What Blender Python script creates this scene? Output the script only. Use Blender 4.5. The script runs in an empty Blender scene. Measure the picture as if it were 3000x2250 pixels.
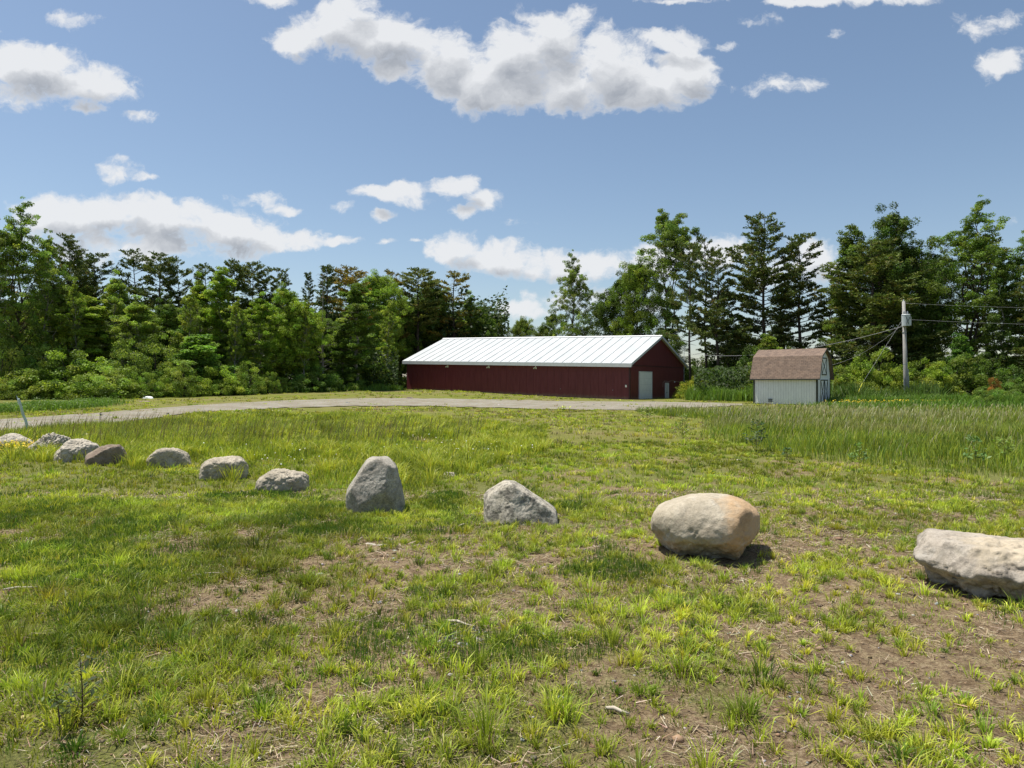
import bpy, math, random
import numpy as np
from math import radians as R, pi
random.seed(7); RNG = np.random.default_rng(11)
S = bpy.context.scene; COL = S.collection
# ------------------------------------------------------------------ camera, sky, sun, exposure
F, CX, CY, EYE = 1534.0, 1106.0, 829.5, 1.65        # focal length in px of a 2212 px wide frame
cd = bpy.data.cameras.new('camera'); cd.sensor_width = 36; cd.lens = 36*F/2212; cd.clip_start = .05; cd.clip_end = 9000
cam = bpy.data.objects.new('camera', cd); COL.objects.link(cam); cam.location = (0, 0, EYE); cam.rotation_euler = (R(90), 0, 0)
S.camera = cam
S.view_settings.view_transform = 'Standard'; S.view_settings.look = 'None'; S.view_settings.gamma = 1
S.view_settings.exposure = 0.6
SUN = np.array([-.34, .12, 1.0]); SUN /= np.linalg.norm(SUN)
sl = bpy.data.lights.new('sun', 'SUN'); sl.energy = 4.4; sl.angle = R(.55); sl.color = (1, .95, .86)
so = bpy.data.objects.new('sun', sl); COL.objects.link(so)
from mathutils import Vector
so.rotation_euler = Vector(SUN).to_track_quat('Z', 'Y').to_euler(); so.location = (-20, 0, 60)

class NT:
    def __init__(s, tree): s.t = tree; s.n = tree.nodes; s.l = tree.links
    def new(s, typ, **kw):
        n = s.n.new(typ)
        for k, v in kw.items():
            if k.startswith('in_'):
                key = k[3:]; key = int(key) if key.isdigit() else key
                s.put(n.inputs[key], v)
            else: setattr(n, k, v)
        return n
    def put(s, sock, v):
        if isinstance(v, bpy.types.NodeSocket): s.l.new(v, sock)
        elif isinstance(v, bpy.types.Node): s.l.new(v.outputs[0], sock)
        else: sock.default_value = v
    def math(s, op, a, b=None, c=None, clamp=False):
        n = s.n.new('ShaderNodeMath'); n.operation = op; n.use_clamp = clamp
        for i, v in enumerate((a, b, c)):
            if v is not None: s.put(n.inputs[i], v)
        return n.outputs[0]
    def vmath(s, op, a, b=None):
        n = s.n.new('ShaderNodeVectorMath'); n.operation = op
        s.put(n.inputs[0], a)
        if b is not None: s.put(n.inputs[1], b)
        return n.outputs['Value'] if op in ('LENGTH', 'DOT_PRODUCT', 'DISTANCE') else n.outputs[0]
    def mix(s, f, a, b, blend='MIX'):
        n = s.n.new('ShaderNodeMix'); n.data_type = 'RGBA'; n.blend_type = blend
        s.put(n.inputs[0], f); s.put(n.inputs[6], c4(a)); s.put(n.inputs[7], c4(b)); return n.outputs[2]
    def smooth(s, x, a, b, lo=0., hi=1.):
        n = s.n.new('ShaderNodeMapRange'); n.interpolation_type = 'SMOOTHSTEP'
        s.put(n.inputs[0], x); n.inputs[1].default_value = a; n.inputs[2].default_value = b
        n.inputs[3].default_value = lo; n.inputs[4].default_value = hi; return n.outputs[0]
    def noise(s, vec, scale, detail=4, rough=.55, w=None, dist=0):
        n = s.n.new('ShaderNodeTexNoise'); n.inputs['Scale'].default_value = scale
        n.inputs['Detail'].default_value = detail; n.inputs['Roughness'].default_value = rough
        n.inputs['Distortion'].default_value = dist
        if vec is not None: s.put(n.inputs['Vector'], vec)
        return n
def c4(c):
    return c if isinstance(c, (bpy.types.NodeSocket, bpy.types.Node)) else (tuple(c)+(1,))[:4]

# sky: Nishita with cloud masses laid out by direction (each an ellipse of direction, edges broken by noise)
W = bpy.data.worlds.new('World'); S.world = W; W.use_nodes = True
w = NT(W.node_tree); W.node_tree.nodes.clear()
sky = w.new('ShaderNodeTexSky', sky_type='NISHITA', sun_disc=False)
sky.sun_elevation = math.asin(SUN[2]); sky.sun_rotation = math.atan2(SUN[0], SUN[1]); sky.altitude = 100
sky.air_density = 1.0; sky.dust_density = 0.9; sky.ozone_density = .9
CLOUDS = [ # x, y, rx, ry, strength  (2212 px frame)
 (640,82,75,30,1),(720,70,105,62,1),(835,80,90,62,1),(770,20,55,40,.9),(850,140,70,28,.7),(950,120,85,62,1),(1030,180,90,72,1),(1110,140,100,95,1),
 (1105,205,85,48,1),(1185,90,80,78,1),(1230,35,55,30,.7),(1225,190,100,58,1),(1320,150,100,86,1),(1395,185,95,62,1),(1480,155,62,56,1),(1460,84,72,28,.85),(1300,50,30,22,.4),(1290,110,40,20,.5),
 (60,140,130,48,1),(170,175,120,45,.95),(260,188,58,24,.8),(180,225,55,18,.7),(20,200,80,40,.8),(165,42,52,17,.5),(308,243,42,14,.5),(0,70,18,14,.6),
 (250,362,52,26,.6),(302,376,34,10,.5),(264,340,22,12,.6),
 (130,470,120,52,1),(250,450,120,42,1),(375,478,130,50,1),(500,490,120,44,1),(620,520,105,30,.9),(742,522,44,13,.8),(545,428,65,20,.45),(612,450,45,15,.6),(250,530,230,40,.7),(480,540,120,22,.5),
 (745,447,32,18,.6),(820,417,66,20,.8),(885,408,50,20,.8),(990,402,46,28,.95),(1045,440,44,26,.95),(820,462,36,15,.8),(1000,462,30,14,.6),(900,430,90,14,.45),
 (832,522,24,8,.6),(893,520,14,6,.6),(975,535,66,38,1),(1075,558,105,42,1),(1190,572,110,36,.9),(1310,580,120,40,.9),(1430,560,90,40,.8),(1545,545,65,42,1),(1760,570,80,60,.9),(1660,590,100,40,.7),(1125,672,70,22,.9),(1320,650,200,30,.6),(2190,470,30,12,.4),
 (1680,183,85,22,.34),(1805,66,24,16,.4),(1570,95,28,12,.45),(2165,140,68,36,.5),(2145,45,75,40,.3),(1750,4,80,10,.7),(1900,0,150,16,.7),(590,8,55,14,.6),(1650,45,50,16,.45),(1470,0,90,8,.5),(1110,478,40,12,.35),
 # outside the frame
 (-420,300,260,110,1),(-900,60,300,160,1),(2700,250,300,90,1),(3200,60,340,150,1),(300,-500,420,200,1),(1500,-700,500,220,1),(2300,-400,260,110,1),(-500,560,300,70,1),(2800,600,300,70,1)]
cg = bpy.data.node_groups.new('cloud_masses', 'ShaderNodeTree')
cg.interface.new_socket('P', in_out='INPUT', socket_type='NodeSocketVector')
cg.interface.new_socket('D', in_out='OUTPUT', socket_type='NodeSocketFloat')
g = NT(cg); gi = g.new('NodeGroupInput'); go = g.new('NodeGroupOutput'); acc = None
for x, y, rx, ry, st in CLOUDS:
    c = ((x-CX)/F, (CY-y)/F, 0); q = (F/rx, F/ry, 0)
    d = g.vmath('MULTIPLY', g.vmath('SUBTRACT', gi.outputs[0], c), q)
    v = g.math('MULTIPLY_ADD', g.vmath('DOT_PRODUCT', d, d), -.72*st, st)       # st*(1-.72 r2)
    if acc is None: acc = v
    else:
        n = g.n.new('ShaderNodeMath'); n.operation = 'SMOOTH_MAX'; g.put(n.inputs[0], acc); g.put(n.inputs[1], v); n.inputs[2].default_value = .35; acc = n.outputs[0]
g.l.new(acc, go.inputs[0])
tc = w.new('ShaderNodeTexCoord'); sep = w.new('ShaderNodeSeparateXYZ', in_0=tc.outputs['Generated'])
ym = w.math('MAXIMUM', sep.outputs[1], .03)
comb = w.new('ShaderNodeCombineXYZ', in_0=w.math('DIVIDE', sep.outputs[0], ym), in_1=w.math('DIVIDE', sep.outputs[2], ym))
P0 = comb.outputs[0]
def fbm(vec, sc, det, dim):
    n = w.noise(vec, sc, det, dim); return n
warp = w.noise(P0, 9, 3, .5).outputs['Color']
wv = w.vmath('MULTIPLY', w.vmath('SUBTRACT', warp, (.5, .5, .5)), (.055, .035, 0))
PW = w.vmath('ADD', P0, wv)
warp2 = w.vmath('MULTIPLY', w.vmath('SUBTRACT', w.noise(P0, 42, 3, .6).outputs['Color'], (.5,.5,.5)), (.022, .018, 0))
PW = w.vmath('ADD', PW, warp2)
def density(p, det):
    gr = w.new('ShaderNodeGroup', node_tree=cg); w.put(gr.inputs[0], p)
    sn = w.vmath('MULTIPLY', p, (1, 1.35, 1))
    f1 = w.noise(sn, 17, det, .62).outputs['Fac']
    vo = w.n.new('ShaderNodeTexVoronoi'); vo.feature = 'SMOOTH_F1'; vo.inputs['Scale'].default_value = 21; vo.inputs['Smoothness'].default_value = .6
    w.put(vo.inputs['Vector'], sn)
    b = w.math('MULTIPLY_ADD', vo.outputs['Distance'], -.35, .14)
    nn = w.math('MULTIPLY_ADD', w.math('SUBTRACT', f1, .5), 2.3, b)
    if det > 5: nn = w.math('MULTIPLY_ADD', w.math('SUBTRACT', w.noise(sn, 70, 6, .7).outputs[0], .5), .55, nn)
    return w.math('ADD', gr.outputs[0], nn), gr.outputs[0]
d0, base0 = density(PW, 8)
d1, base1 = density(w.vmath('ADD', PW, (-.010, .030, 0)), 4)
alpha = w.smooth(d0, .06, .70)
alpha = w.math('MULTIPLY', alpha, w.smooth(sep.outputs[1], .0, .15))
thick = w.smooth(base1, .38, 1.05)
relief = w.math('SUBTRACT', d1, d0)
sh = w.math('ADD', w.math('MULTIPLY', thick, .75), w.math('MULTIPLY', relief, .55), clamp=True)
sh = w.math('MULTIPLY', sh, w.smooth(d0, .15, .8, .2, 1.))
ccol = w.mix(sh, (.60, .61, .625), (.27, .29, .325))  # cloud light and shade put into the colour: white edges, grey bellies
hs = w.new('ShaderNodeHueSaturation', in_Saturation=.98, in_Hue=.497, in_Color=sky.outputs[0])
bgs = w.new('ShaderNodeBackground', in_0=hs.outputs[0], in_1=.083)
bgc = w.new('ShaderNodeBackground', in_0=ccol, in_1=.92)
low = w.math('MULTIPLY', alpha, .95)
mx = w.new('ShaderNodeMixShader', in_0=low, in_1=bgs.outputs[0], in_2=bgc.outputs[0])
wo = w.new('ShaderNodeOutputWorld'); w.l.new(mx.outputs[0], wo.inputs[0])

# ------------------------------------------------------------------ numpy noise
_perm = RNG.permutation(4096)
def _h(ix, iy, iz): return _perm[(_perm[(_perm[ix & 4095] + iy) & 4095] + iz) & 4095]/4096.0
def vnoise(x, y, z=0.0):
    x = np.asarray(x, float); y = np.asarray(y, float); z = np.asarray(z, float)+np.zeros_like(x)
    ix = np.floor(x).astype(int); iy = np.floor(y).astype(int); iz = np.floor(z).astype(int)
    fx, fy, fz = x-ix, y-iy, z-iz
    fx = fx*fx*(3-2*fx); fy = fy*fy*(3-2*fy); fz = fz*fz*(3-2*fz); r = 0
    for dx in (0, 1):
        for dy in (0, 1):
            for dz in (0, 1):
                r = r + _h(ix+dx, iy+dy, iz+dz)*(fx if dx else 1-fx)*(fy if dy else 1-fy)*(fz if dz else 1-fz)
    return r*2-1
def fb(x, y, z=0.0, o=4, g_=.5):
    r = 0; a = 1; s = 0; x = np.asarray(x, float); y = np.asarray(y, float); z = np.asarray(z, float)
    for i in range(o):
        r = r+a*vnoise(x*2**i+17.3*i, y*2**i-9.1*i, z*2**i+5.7*i); s += a; a *= g_
    return r/s*1.6
def ss(a, b, x): t = np.clip((np.asarray(x, float)-a)/(b-a), 0, 1); return t*t*(3-2*t)
def inpoly(x, y, poly):
    r = np.zeros(x.shape, bool); n = len(poly)
    for i in range(n):
        x1, y1 = poly[i]; x2, y2 = poly[(i+1) % n]
        c = ((y1 > y) != (y2 > y)) & (x < (x2-x1)*(y-y1)/(y2-y1+1e-12)+x1); r ^= c
    return r
def hgt(x, y):
    x = np.asarray(x, float); y = np.asarray(y, float)
    t = np.clip((y-40)/50, 0, None); t = np.where(t < 1, t*t*(3-2*t), 1)
    return .9*t*ss(14, -14, x) + .03*fb(x*.15, y*.15)*ss(3, 12, y) + .25*ss(100, 160, y)
def gxy(px, py):        # ground point seen at a pixel of the 2212 frame
    t = (px-CX)/F; D = 5.0
    dy = (py-CY)/F
    Ds = np.linspace(3, 150, 3000); e = EYE-dy*Ds-hgt(t*Ds, Ds)
    k = int(np.argmax(e < 0)) if (e < 0).any() else -1
    D = Ds[k]; return (t*D, D)
def PT(px, py, D): return Vector(((px-CX)/F*D, D, EYE+(CY-py)/F*D))

# ------------------------------------------------------------------ object helpers
def tag(o, label=None, cat=None, group=None, kind=None):
    if label: o['label'] = label
    if cat: o['category'] = cat
    if group: o['group'] = group
    if kind: o['kind'] = kind
    return o
def empty(name, loc, rz=0, **kw):
    o = bpy.data.objects.new(name, None); COL.objects.link(o); o.location = loc; o.rotation_euler = (0, 0, rz); o.empty_display_size = .3
    return tag(o, **kw)
def raw(name, V, polys, k, mat=None, parent=None, smooth=False, col=None, link=True):
    """polys: int array (n,k)"""
    V = np.asarray(V, np.float32); polys = np.asarray(polys, np.int32); me = bpy.data.meshes.new(name)
    me.vertices.add(len(V)); me.vertices.foreach_set('co', V.ravel())
    me.loops.add(polys.size); me.loops.foreach_set('vertex_index', polys.ravel())
    me.polygons.add(len(polys)); me.polygons.foreach_set('loop_start', np.arange(0, polys.size, k, dtype=np.int32))
    if smooth: me.polygons.foreach_set('use_smooth', np.ones(len(polys), bool))
    me.update(calc_edges=True)
    if col is not None:
        a = me.attributes.new('Col', 'FLOAT_COLOR', 'POINT'); c = np.ones((len(V), 4), np.float32); c[:, :3] = col; a.data.foreach_set('color', c.ravel())
    if mat: me.materials.append(mat)
    o = bpy.data.objects.new(name, me)
    if link: COL.objects.link(o)
    if parent: o.parent = parent
    return o
class MB:
    def __init__(s): s.v = []; s.f = []
    def add(s, vs, fs):
        b = len(s.v); s.v += [tuple(v) for v in vs]; s.f += [tuple(b+i for i in f) for f in fs]
    def box(s, a, b):
        (x0, y0, z0), (x1, y1, z1) = a, b
        s.add([(x0,y0,z0),(x1,y0,z0),(x1,y1,z0),(x0,y1,z0),(x0,y0,z1),(x1,y0,z1),(x1,y1,z1),(x0,y1,z1)],
              [(0,3,2,1),(4,5,6,7),(0,1,5,4),(1,2,6,5),(2,3,7,6),(3,0,4,7)])
    def hexa(s, p): s.add(p, [(0,3,2,1),(4,5,6,7),(0,1,5,4),(1,2,6,5),(2,3,7,6),(3,0,4,7)])
    def bar(s, p, q, w_, h_, up=(0, 0, 1)):
        p, q = Vector(p), Vector(q); d = (q-p).normalized(); u = Vector(up)
        sd = d.cross(u); sd = sd.normalized() if sd.length > 1e-4 else Vector((1, 0, 0)); u = sd.cross(d)
        a, b = sd*w_/2, u*h_/2
        s.hexa([p-a-b, p+a-b, q+a-b, q-a-b, p-a+b, p+a+b, q+a+b, q-a+b])
    def tube(s, pts, rad, n=8, cap=True):
        pts = [Vector(p) for p in pts]; rad = rad if hasattr(rad, '__len__') else [rad]*len(pts); rings = []; sd = None
        for i, p in enumerate(pts):
            d = (pts[min(i+1, len(pts)-1)]-pts[max(i-1, 0)]).normalized()
            if sd is None: sd = d.cross(Vector((0, 1, 0))) if abs(d.y) < .9 else d.cross(Vector((1, 0, 0)))
            sd = (sd-d*sd.dot(d)).normalized(); u = d.cross(sd); r = rad[i]
            rings.append([p+sd*r*math.cos(2*pi*k/n)+u*r*math.sin(2*pi*k/n) for k in range(n)])
        vs = [v for r_ in rings for v in r_]; fs = []
        for i in range(len(pts)-1):
            for k in range(n): fs.append((i*n+k, i*n+(k+1) % n, (i+1)*n+(k+1) % n, (i+1)*n+k))
        if cap: fs += [tuple(range(n))[::-1], tuple((len(pts)-1)*n+k for k in range(n))]
        s.add(vs, fs)
    def prism(s, prof, a, b, fn):        # prof closed polygon (p,q); fn(t,p,q)->xyz ; from t=a to t=b
        n = len(prof); vs = [fn(a, *p) for p in prof]+[fn(b, *p) for p in prof]
        s.add(vs, [tuple(range(n)), tuple(range(2*n-1, n-1, -1))]+[(k, k+n, (k+1) % n+n, (k+1) % n) for k in range(n)])
    def build(s, name, mat, parent=None, smooth=False, bevel=0):
        me = bpy.data.meshes.new(name); me.from_pydata(s.v, [], s.f)
        if smooth: me.polygons.foreach_set('use_smooth', [True]*len(me.polygons))
        me.update(); me.materials.append(mat); o = bpy.data.objects.new(name, me); COL.objects.link(o)
        import bmesh
        bm = bmesh.new(); bm.from_mesh(me); bmesh.ops.recalc_face_normals(bm, faces=bm.faces[:]); bm.to_mesh(me); bm.free()
        if bevel:
            m = o.modifiers.new('bevel', 'BEVEL'); m.width = bevel; m.segments = 2; m.limit_method = 'ANGLE'
        if parent: o.parent = parent
        return o

# ------------------------------------------------------------------ materials
def mat(name):
    m = bpy.data.materials.new(name); m.use_nodes = True; t = NT(m.node_tree)
    b = m.node_tree.nodes['Principled BSDF']; t.bsdf = b; t.out = m.node_tree.nodes['Material Output']; return m, t
def simple(name, col, rough=.6, var=.12, scale=6, metal=0, bump=.0, spec=.4):
    m, t = mat(name); tc = t.new('ShaderNodeTexCoord'); n = t.noise(tc.outputs['Object'], scale, 5, .6)
    f = t.smooth(n.outputs[0], .3, .7)
    t.put(t.bsdf.inputs['Base Color'], t.mix(f, tuple(c*(1-var) for c in col), tuple(min(1, c*(1+var)) for c in col)))
    t.bsdf.inputs['Roughness'].default_value = rough; t.bsdf.inputs['Metallic'].default_value = metal
    t.bsdf.inputs['Specular IOR Level'].default_value = spec
    if bump:
        bp = t.new('ShaderNodeBump', in_Strength=bump, in_Distance=.02); t.put(bp.inputs['Height'], t.noise(tc.outputs['Object'], scale*8, 4).outputs[0])
        t.put(t.bsdf.inputs['Normal'], bp)
    return m
def leafmat(name, trans=.35, use_obj=True, rough=.55, spec=.25, hv=.12):
    m, t = mat(name); a = t.new('ShaderNodeAttribute', attribute_name='Col'); c = a.outputs['Color']
    if use_obj:
        oi = t.new('ShaderNodeObjectInfo'); c = t.mix(1.0, c, oi.outputs['Color'], 'MULTIPLY')
    t.put(t.bsdf.inputs['Base Color'], c); t.bsdf.inputs['Roughness'].default_value = rough; t.bsdf.inputs['Specular IOR Level'].default_value = spec
    tr = t.new('ShaderNodeBsdfTranslucent'); t.put(tr.inputs[0], t.mix(1.0, c, (1.0, 1.05, .55), 'MULTIPLY'))
    mxs = t.new('ShaderNodeMixShader', in_0=trans, in_1=t.bsdf.outputs[0], in_2=tr.outputs[0]); t.l.new(mxs.outputs[0], t.out.inputs[0])
    return m
M_leaf = leafmat('leaves', .42); M_needle = leafmat('needles', .22, rough=.6, spec=.2); M_grass = leafmat('grass_blades', .35, False, .5, .3)
M_thatch = leafmat('thatch', .1, False, .8, .1); M_petal = leafmat('petals', .3, False)
M_bark = simple('bark', (.075, .06, .048), .9, .35, 3, bump=.6, spec=.1)
M_barkl = simple('pale_bark', (.27, .25, .22), .9, .35, 3, bump=.5, spec=.1)
M_white = simple('white_paint', (.82, .83, .82), .45, .04, 2)
M_trimw = simple('weathered_trim', (.6, .62, .63), .5, .06, 3)
M_grey = simple('grey_metal', (.33, .36, .38), .4, .1, 4, metal=.4)
M_cable = simple('cable', (.32, .32, .33), .5, .1, 2, spec=.6)
M_darktrim = simple('dark_trim', (.045, .05, .042), .7, .2, 5)
M_yellow = simple('yellow_plastic', (.62, .6, .05), .45, .06, 6)

# ground
GM, t = mat('field_soil'); tc = t.new('ShaderNodeTexCoord'); ob = tc.outputs['Object']
at = t.new('ShaderNodeAttribute', attribute_name='Col'); cs = t.new('ShaderNodeSeparateColor', in_0=at.outputs['Color'])
n1 = t.noise(ob, 1.3, 8, .65).outputs[0]; n2 = t.noise(ob, 9, 8, .7).outputs[0]; n3 = t.noise(ob, 60, 6, .75).outputs[0]; n4 = t.noise(ob, .12, 5, .6).outputs[0]
soil = t.mix(t.smooth(n2, .35, .65), (.17, .12, .07), (.40, .30, .19))
soil = t.mix(t.smooth(n3, .38, .62), t.mix(1.0, soil, (.6, .56, .52), 'MULTIPLY'), soil)
hay = t.mix(t.smooth(n3, .4, .62), (.14, .105, .05), (.36, .30, .17))
soil = t.mix(t.smooth(n2, .46, .62, 0, .75), soil, hay)
n5 = t.noise(ob, 22, 7, .75, dist=1.5).outputs[0]; soil = t.mix(t.smooth(n5, .53, .63, 0, .8), soil, (.085, .062, .045)); soil = t.mix(t.smooth(n5, .44, .36, 0, .35), soil, (.46, .37, .25))
green = t.mix(t.smooth(n3, .35, .65), (.06, .08, .018), (.20, .22, .05))
farg = t.mix(t.smooth(n1, .3, .7), (.15, .18, .03), (.28, .29, .06))
farg = t.mix(t.smooth(n4, .42, .62, 0, .8), farg, (.27, .235, .10))
farg = t.mix(t.smooth(n3, .35, .65, 0, .5), t.mix(1., farg, (.55, .55, .5), 'MULTIPLY'), farg)
cov = t.math('MULTIPLY_ADD', t.math('SUBTRACT', n2, .5), .9, cs.outputs[0])
g1 = t.mix(t.smooth(cov, .45, 1.0, 0, .8), soil, green); g1 = t.mix(cs.outputs[1], g1, farg)
t.put(t.bsdf.inputs['Base Color'], g1); t.bsdf.inputs['Roughness'].default_value = .95; t.bsdf.inputs['Specular IOR Level'].default_value = .1
hh = t.math('ADD', t.math('MULTIPLY', n2, .5), t.math('MULTIPLY', n3, .35))
bp = t.new('ShaderNodeBump', in_Strength=1.0, in_Distance=.05); t.put(bp.inputs['Height'], hh); t.put(t.bsdf.inputs['Normal'], bp)
# gravel
RM, t = mat('gravel'); tc = t.new('ShaderNodeTexCoord'); ob = tc.outputs['Object']
vo = t.n.new('ShaderNodeTexVoronoi'); vo.inputs['Scale'].default_value = 26; t.put(vo.inputs['Vector'], ob)
n1 = t.noise(ob, .5, 6, .65).outputs[0]; n2 = t.noise(ob, 5, 6, .7).outputs[0]
rc = t.mix(t.smooth(n1, .35, .65), (.245, .215, .17), (.335, .31, .27)); rc = t.mix(t.smooth(n2, .46, .62, 0, .7), rc, (.22, .20, .09))
rc = t.mix(.3, rc, t.mix(1., rc, vo.outputs['Color'], 'MULTIPLY'))
t.put(t.bsdf.inputs['Base Color'], rc); t.bsdf.inputs['Roughness'].default_value = .95; t.bsdf.inputs['Specular IOR Level'].default_value = .15
bp = t.new('ShaderNodeBump', in_Strength=.6, in_Distance=.02); t.put(bp.inputs['Height'], vo.outputs['Distance']); t.put(t.bsdf.inputs['Normal'], bp)
# maroon board wall
MB_red, t = mat('maroon_siding'); tc = t.new('ShaderNodeTexCoord'); ob = tc.outputs['Object']
n = t.noise(t.vmath('MULTIPLY', ob, (3, 3, .4)), 1.5, 6, .65).outputs[0]
sp = t.new('ShaderNodeSeparateXYZ', in_0=ob); hb = t.math('ADD', sp.outputs[2], t.math('MULTIPLY', sp.outputs[0], .0262)); nd = t.noise(t.vmath('MULTIPLY', ob, (2, 2, 1)), 2.2, 7, .7).outputs[0]
dirt = t.math('MULTIPLY', t.smooth(t.math('ADD', hb, t.math('MULTIPLY', nd, -.9)), .05, -.45), .55); wc = t.mix(t.smooth(n, .3, .7), (.115, .020, .026), (.150, .031, .037))
t.put(t.bsdf.inputs['Base Color'], t.mix(dirt, wc, (.21, .15, .11))); t.bsdf.inputs['Roughness'].default_value = .5
t.bsdf.inputs['Specular IOR Level'].default_value = .35
# white metal roof
M_roof, t = mat('white_metal_roof'); tc = t.new('ShaderNodeTexCoord'); n = t.noise(t.vmath('MULTIPLY', tc.outputs['Object'], (1, .25, 1)), .9, 6, .6).outputs[0]
t.put(t.bsdf.inputs['Base Color'], t.mix(t.smooth(n, .35, .7), (.43, .455, .46), (.52, .54, .545))); t.bsdf.inputs['Roughness'].default_value = .5
M_seam = simple('roof_seam', (.36, .39, .40), .5, .1, 2)
# brown shingles
M_shing, t = mat('brown_shingles'); uv = t.new('ShaderNodeUVMap'); br = t.n.new('ShaderNodeTexBrick')
t.put(br.inputs['Vector'], uv.outputs[0]); br.inputs['Scale'].default_value = 1; br.inputs['Brick Width'].default_value = .32; br.inputs['Row Height'].default_value = .135
br.inputs['Mortar Size'].default_value = .012; br.inputs['Mortar Smooth'].default_value = .3; br.inputs['Bias'].default_value = 0
br.inputs['Color1'].default_value = (.205, .138, .098, 1); br.inputs['Color2'].default_value = (.13, .09, .068, 1); br.inputs['Mortar'].default_value = (.05, .035, .03, 1)
n = t.noise(uv.outputs[0], 3, 6, .7).outputs[0]
t.put(t.bsdf.inputs['Base Color'], t.mix(t.smooth(n, .4, .65, 0, .5), br.outputs[0], (.26, .185, .135))); t.bsdf.inputs['Roughness'].default_value = .9
bp = t.new('ShaderNodeBump', in_Strength=.5, in_Distance=.02); t.put(bp.inputs['Height'], br.outputs['Fac']); bp.invert = True; t.put(t.bsdf.inputs['Normal'], bp)
# worn white boards
M_worn, t = mat('worn_white_boards'); tc = t.new('ShaderNodeTexCoord'); ob = tc.outputs['Object']
sp = t.new('ShaderNodeSeparateXYZ', in_0=ob)
n = t.noise(t.vmath('MULTIPLY', ob, (1, 1, .35)), 4, 8, .75).outputs[0]; n2 = t.noise(ob, 11, 6, .7).outputs[0]
bc = t.mix(t.smooth(n, .35, .7), (.68, .69, .68), (.80, .81, .79))
bot = t.math('MULTIPLY', t.smooth(sp.outputs[2], .75, .0), t.smooth(n2, .46, .62))
rt = t.math('MULTIPLY', t.smooth(sp.outputs[0], -1.8, -.2), t.math('MULTIPLY', t.smooth(n2, .55, .66), t.smooth(sp.outputs[2], 1.3, .2)))
bc = t.mix(t.math('MULTIPLY', t.math('MAXIMUM', bot, rt), .65), bc, (.22, .21, .19))
t.put(t.bsdf.inputs['Base Color'], bc); t.bsdf.inputs['Roughness'].default_value = .7
# pole wood
M_pole, t = mat('weathered_pole'); tc = t.new('ShaderNodeTexCoord'); n = t.noise(t.vmath('MULTIPLY', tc.outputs['Object'], (14, 14, .6)), 3, 6, .7).outputs[0]
t.put(t.bsdf.inputs['Base Color'], t.mix(t.smooth(n, .35, .65), (.21, .20, .18), (.40, .385, .36))); t.bsdf.inputs['Roughness'].default_value = .85

# ------------------------------------------------------------------ regions of the field
MEADOW = [(7.5, 43), (8.6, 30), (6.2, 21.5), (6.6, 18.2), (7.2, 15.2), (8.0, 12.2), (14, 10.2), (34, 12), (50, 42), (30, 47.5)]
LUSH = [gxy(*p) for p in ((-260, 1060), (60, 1000), (230, 1003), (420, 1040), (640, 1078), (760, 1090), (880, 1080), (960, 1040), (1180, 975), (1180, 925), (900, 905), (640, 902), (420, 902), (300, 925), (180, 935), (-260, 950))]
road_far = [(-700, 935), (-300, 922), (0, 908), (200, 893), (350, 881), (450, 873.5), (640, 864), (780, 860), (900, 861), (1040, 863), (1180, 866), (1300, 867.5), (1400, 867.5), (1480, 869), (1560, 871), (1610, 873)]
road_near = [(-700, 985), (-300, 962), (0, 942), (200, 922), (350, 900), (450, 888.5), (640, 879.5), (780, 877), (900, 877), (1040, 879.5), (1180, 884), (1300, 886), (1400, 885), (1480, 882), (1560, 878), (1610, 875)]
def edge(pts, n=260):
    q = np.array([gxy(*p) for p in pts]); s = np.linspace(0, len(q)-1, n); i = np.arange(len(q))
    return np.stack([np.interp(s, i, q[:, 0]), np.interp(s, i, q[:, 1])], 1)
RF, RN = edge(road_far), edge(road_near)
def smooth_line(a, k=9):
    p = np.pad(a, ((k, k), (0, 0)), 'edge'); c = np.ones(2*k+1)/(2*k+1)
    return np.stack([np.convolve(p[:, j], c, 'valid') for j in (0, 1)], 1)
RF, RN = smooth_line(RF), smooth_line(RN)
s_ = np.linspace(0, 50, len(RF))
RFr = RF+np.stack([fb(s_*2, s_*0+3), fb(s_*2, s_*0+8)], 1)*[0, .7]; RNr = RN+np.stack([fb(s_*2, s_*0+13), fb(s_*2, s_*0+18)], 1)*[0, .7]
ROADPOLY = list(map(tuple, RNr))+list(map(tuple, RFr[::-1]))
def lawn_cover(x, y):      # 0 bare soil .. 1 full grass, for the near field
    n = fb(x*.9+3, y*.9+5, o=4)*.40 + fb(x*2.7, y*2.7+40, o=2)*.28
    c = .49+.30*ss(.4, -2.8, x-.12*(y-5)) + .42*ss(7.0, 9.8, y)
    c = c+.22*ss(4.3, 3.2, y)*ss(2.3, .2, np.abs(x-.2))
    c = c-.25*np.exp(-((x+1.7)**2/1.6+(y-7.7)**2/1.2)) - .12*np.exp(-((x-.1)**2/3+(y-5.6)**2/1.6)) -.15*np.exp(-((x-3.6)**2/1.5+(y-4.6)**2/.6))
    c = c-.45*np.exp(-((x-5.5)**2/2.5+(y-15.2)**2/1.0))-.3*np.exp(-((x-9)**2/6+(y-8.4)**2/.8))
    return c+n

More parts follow.
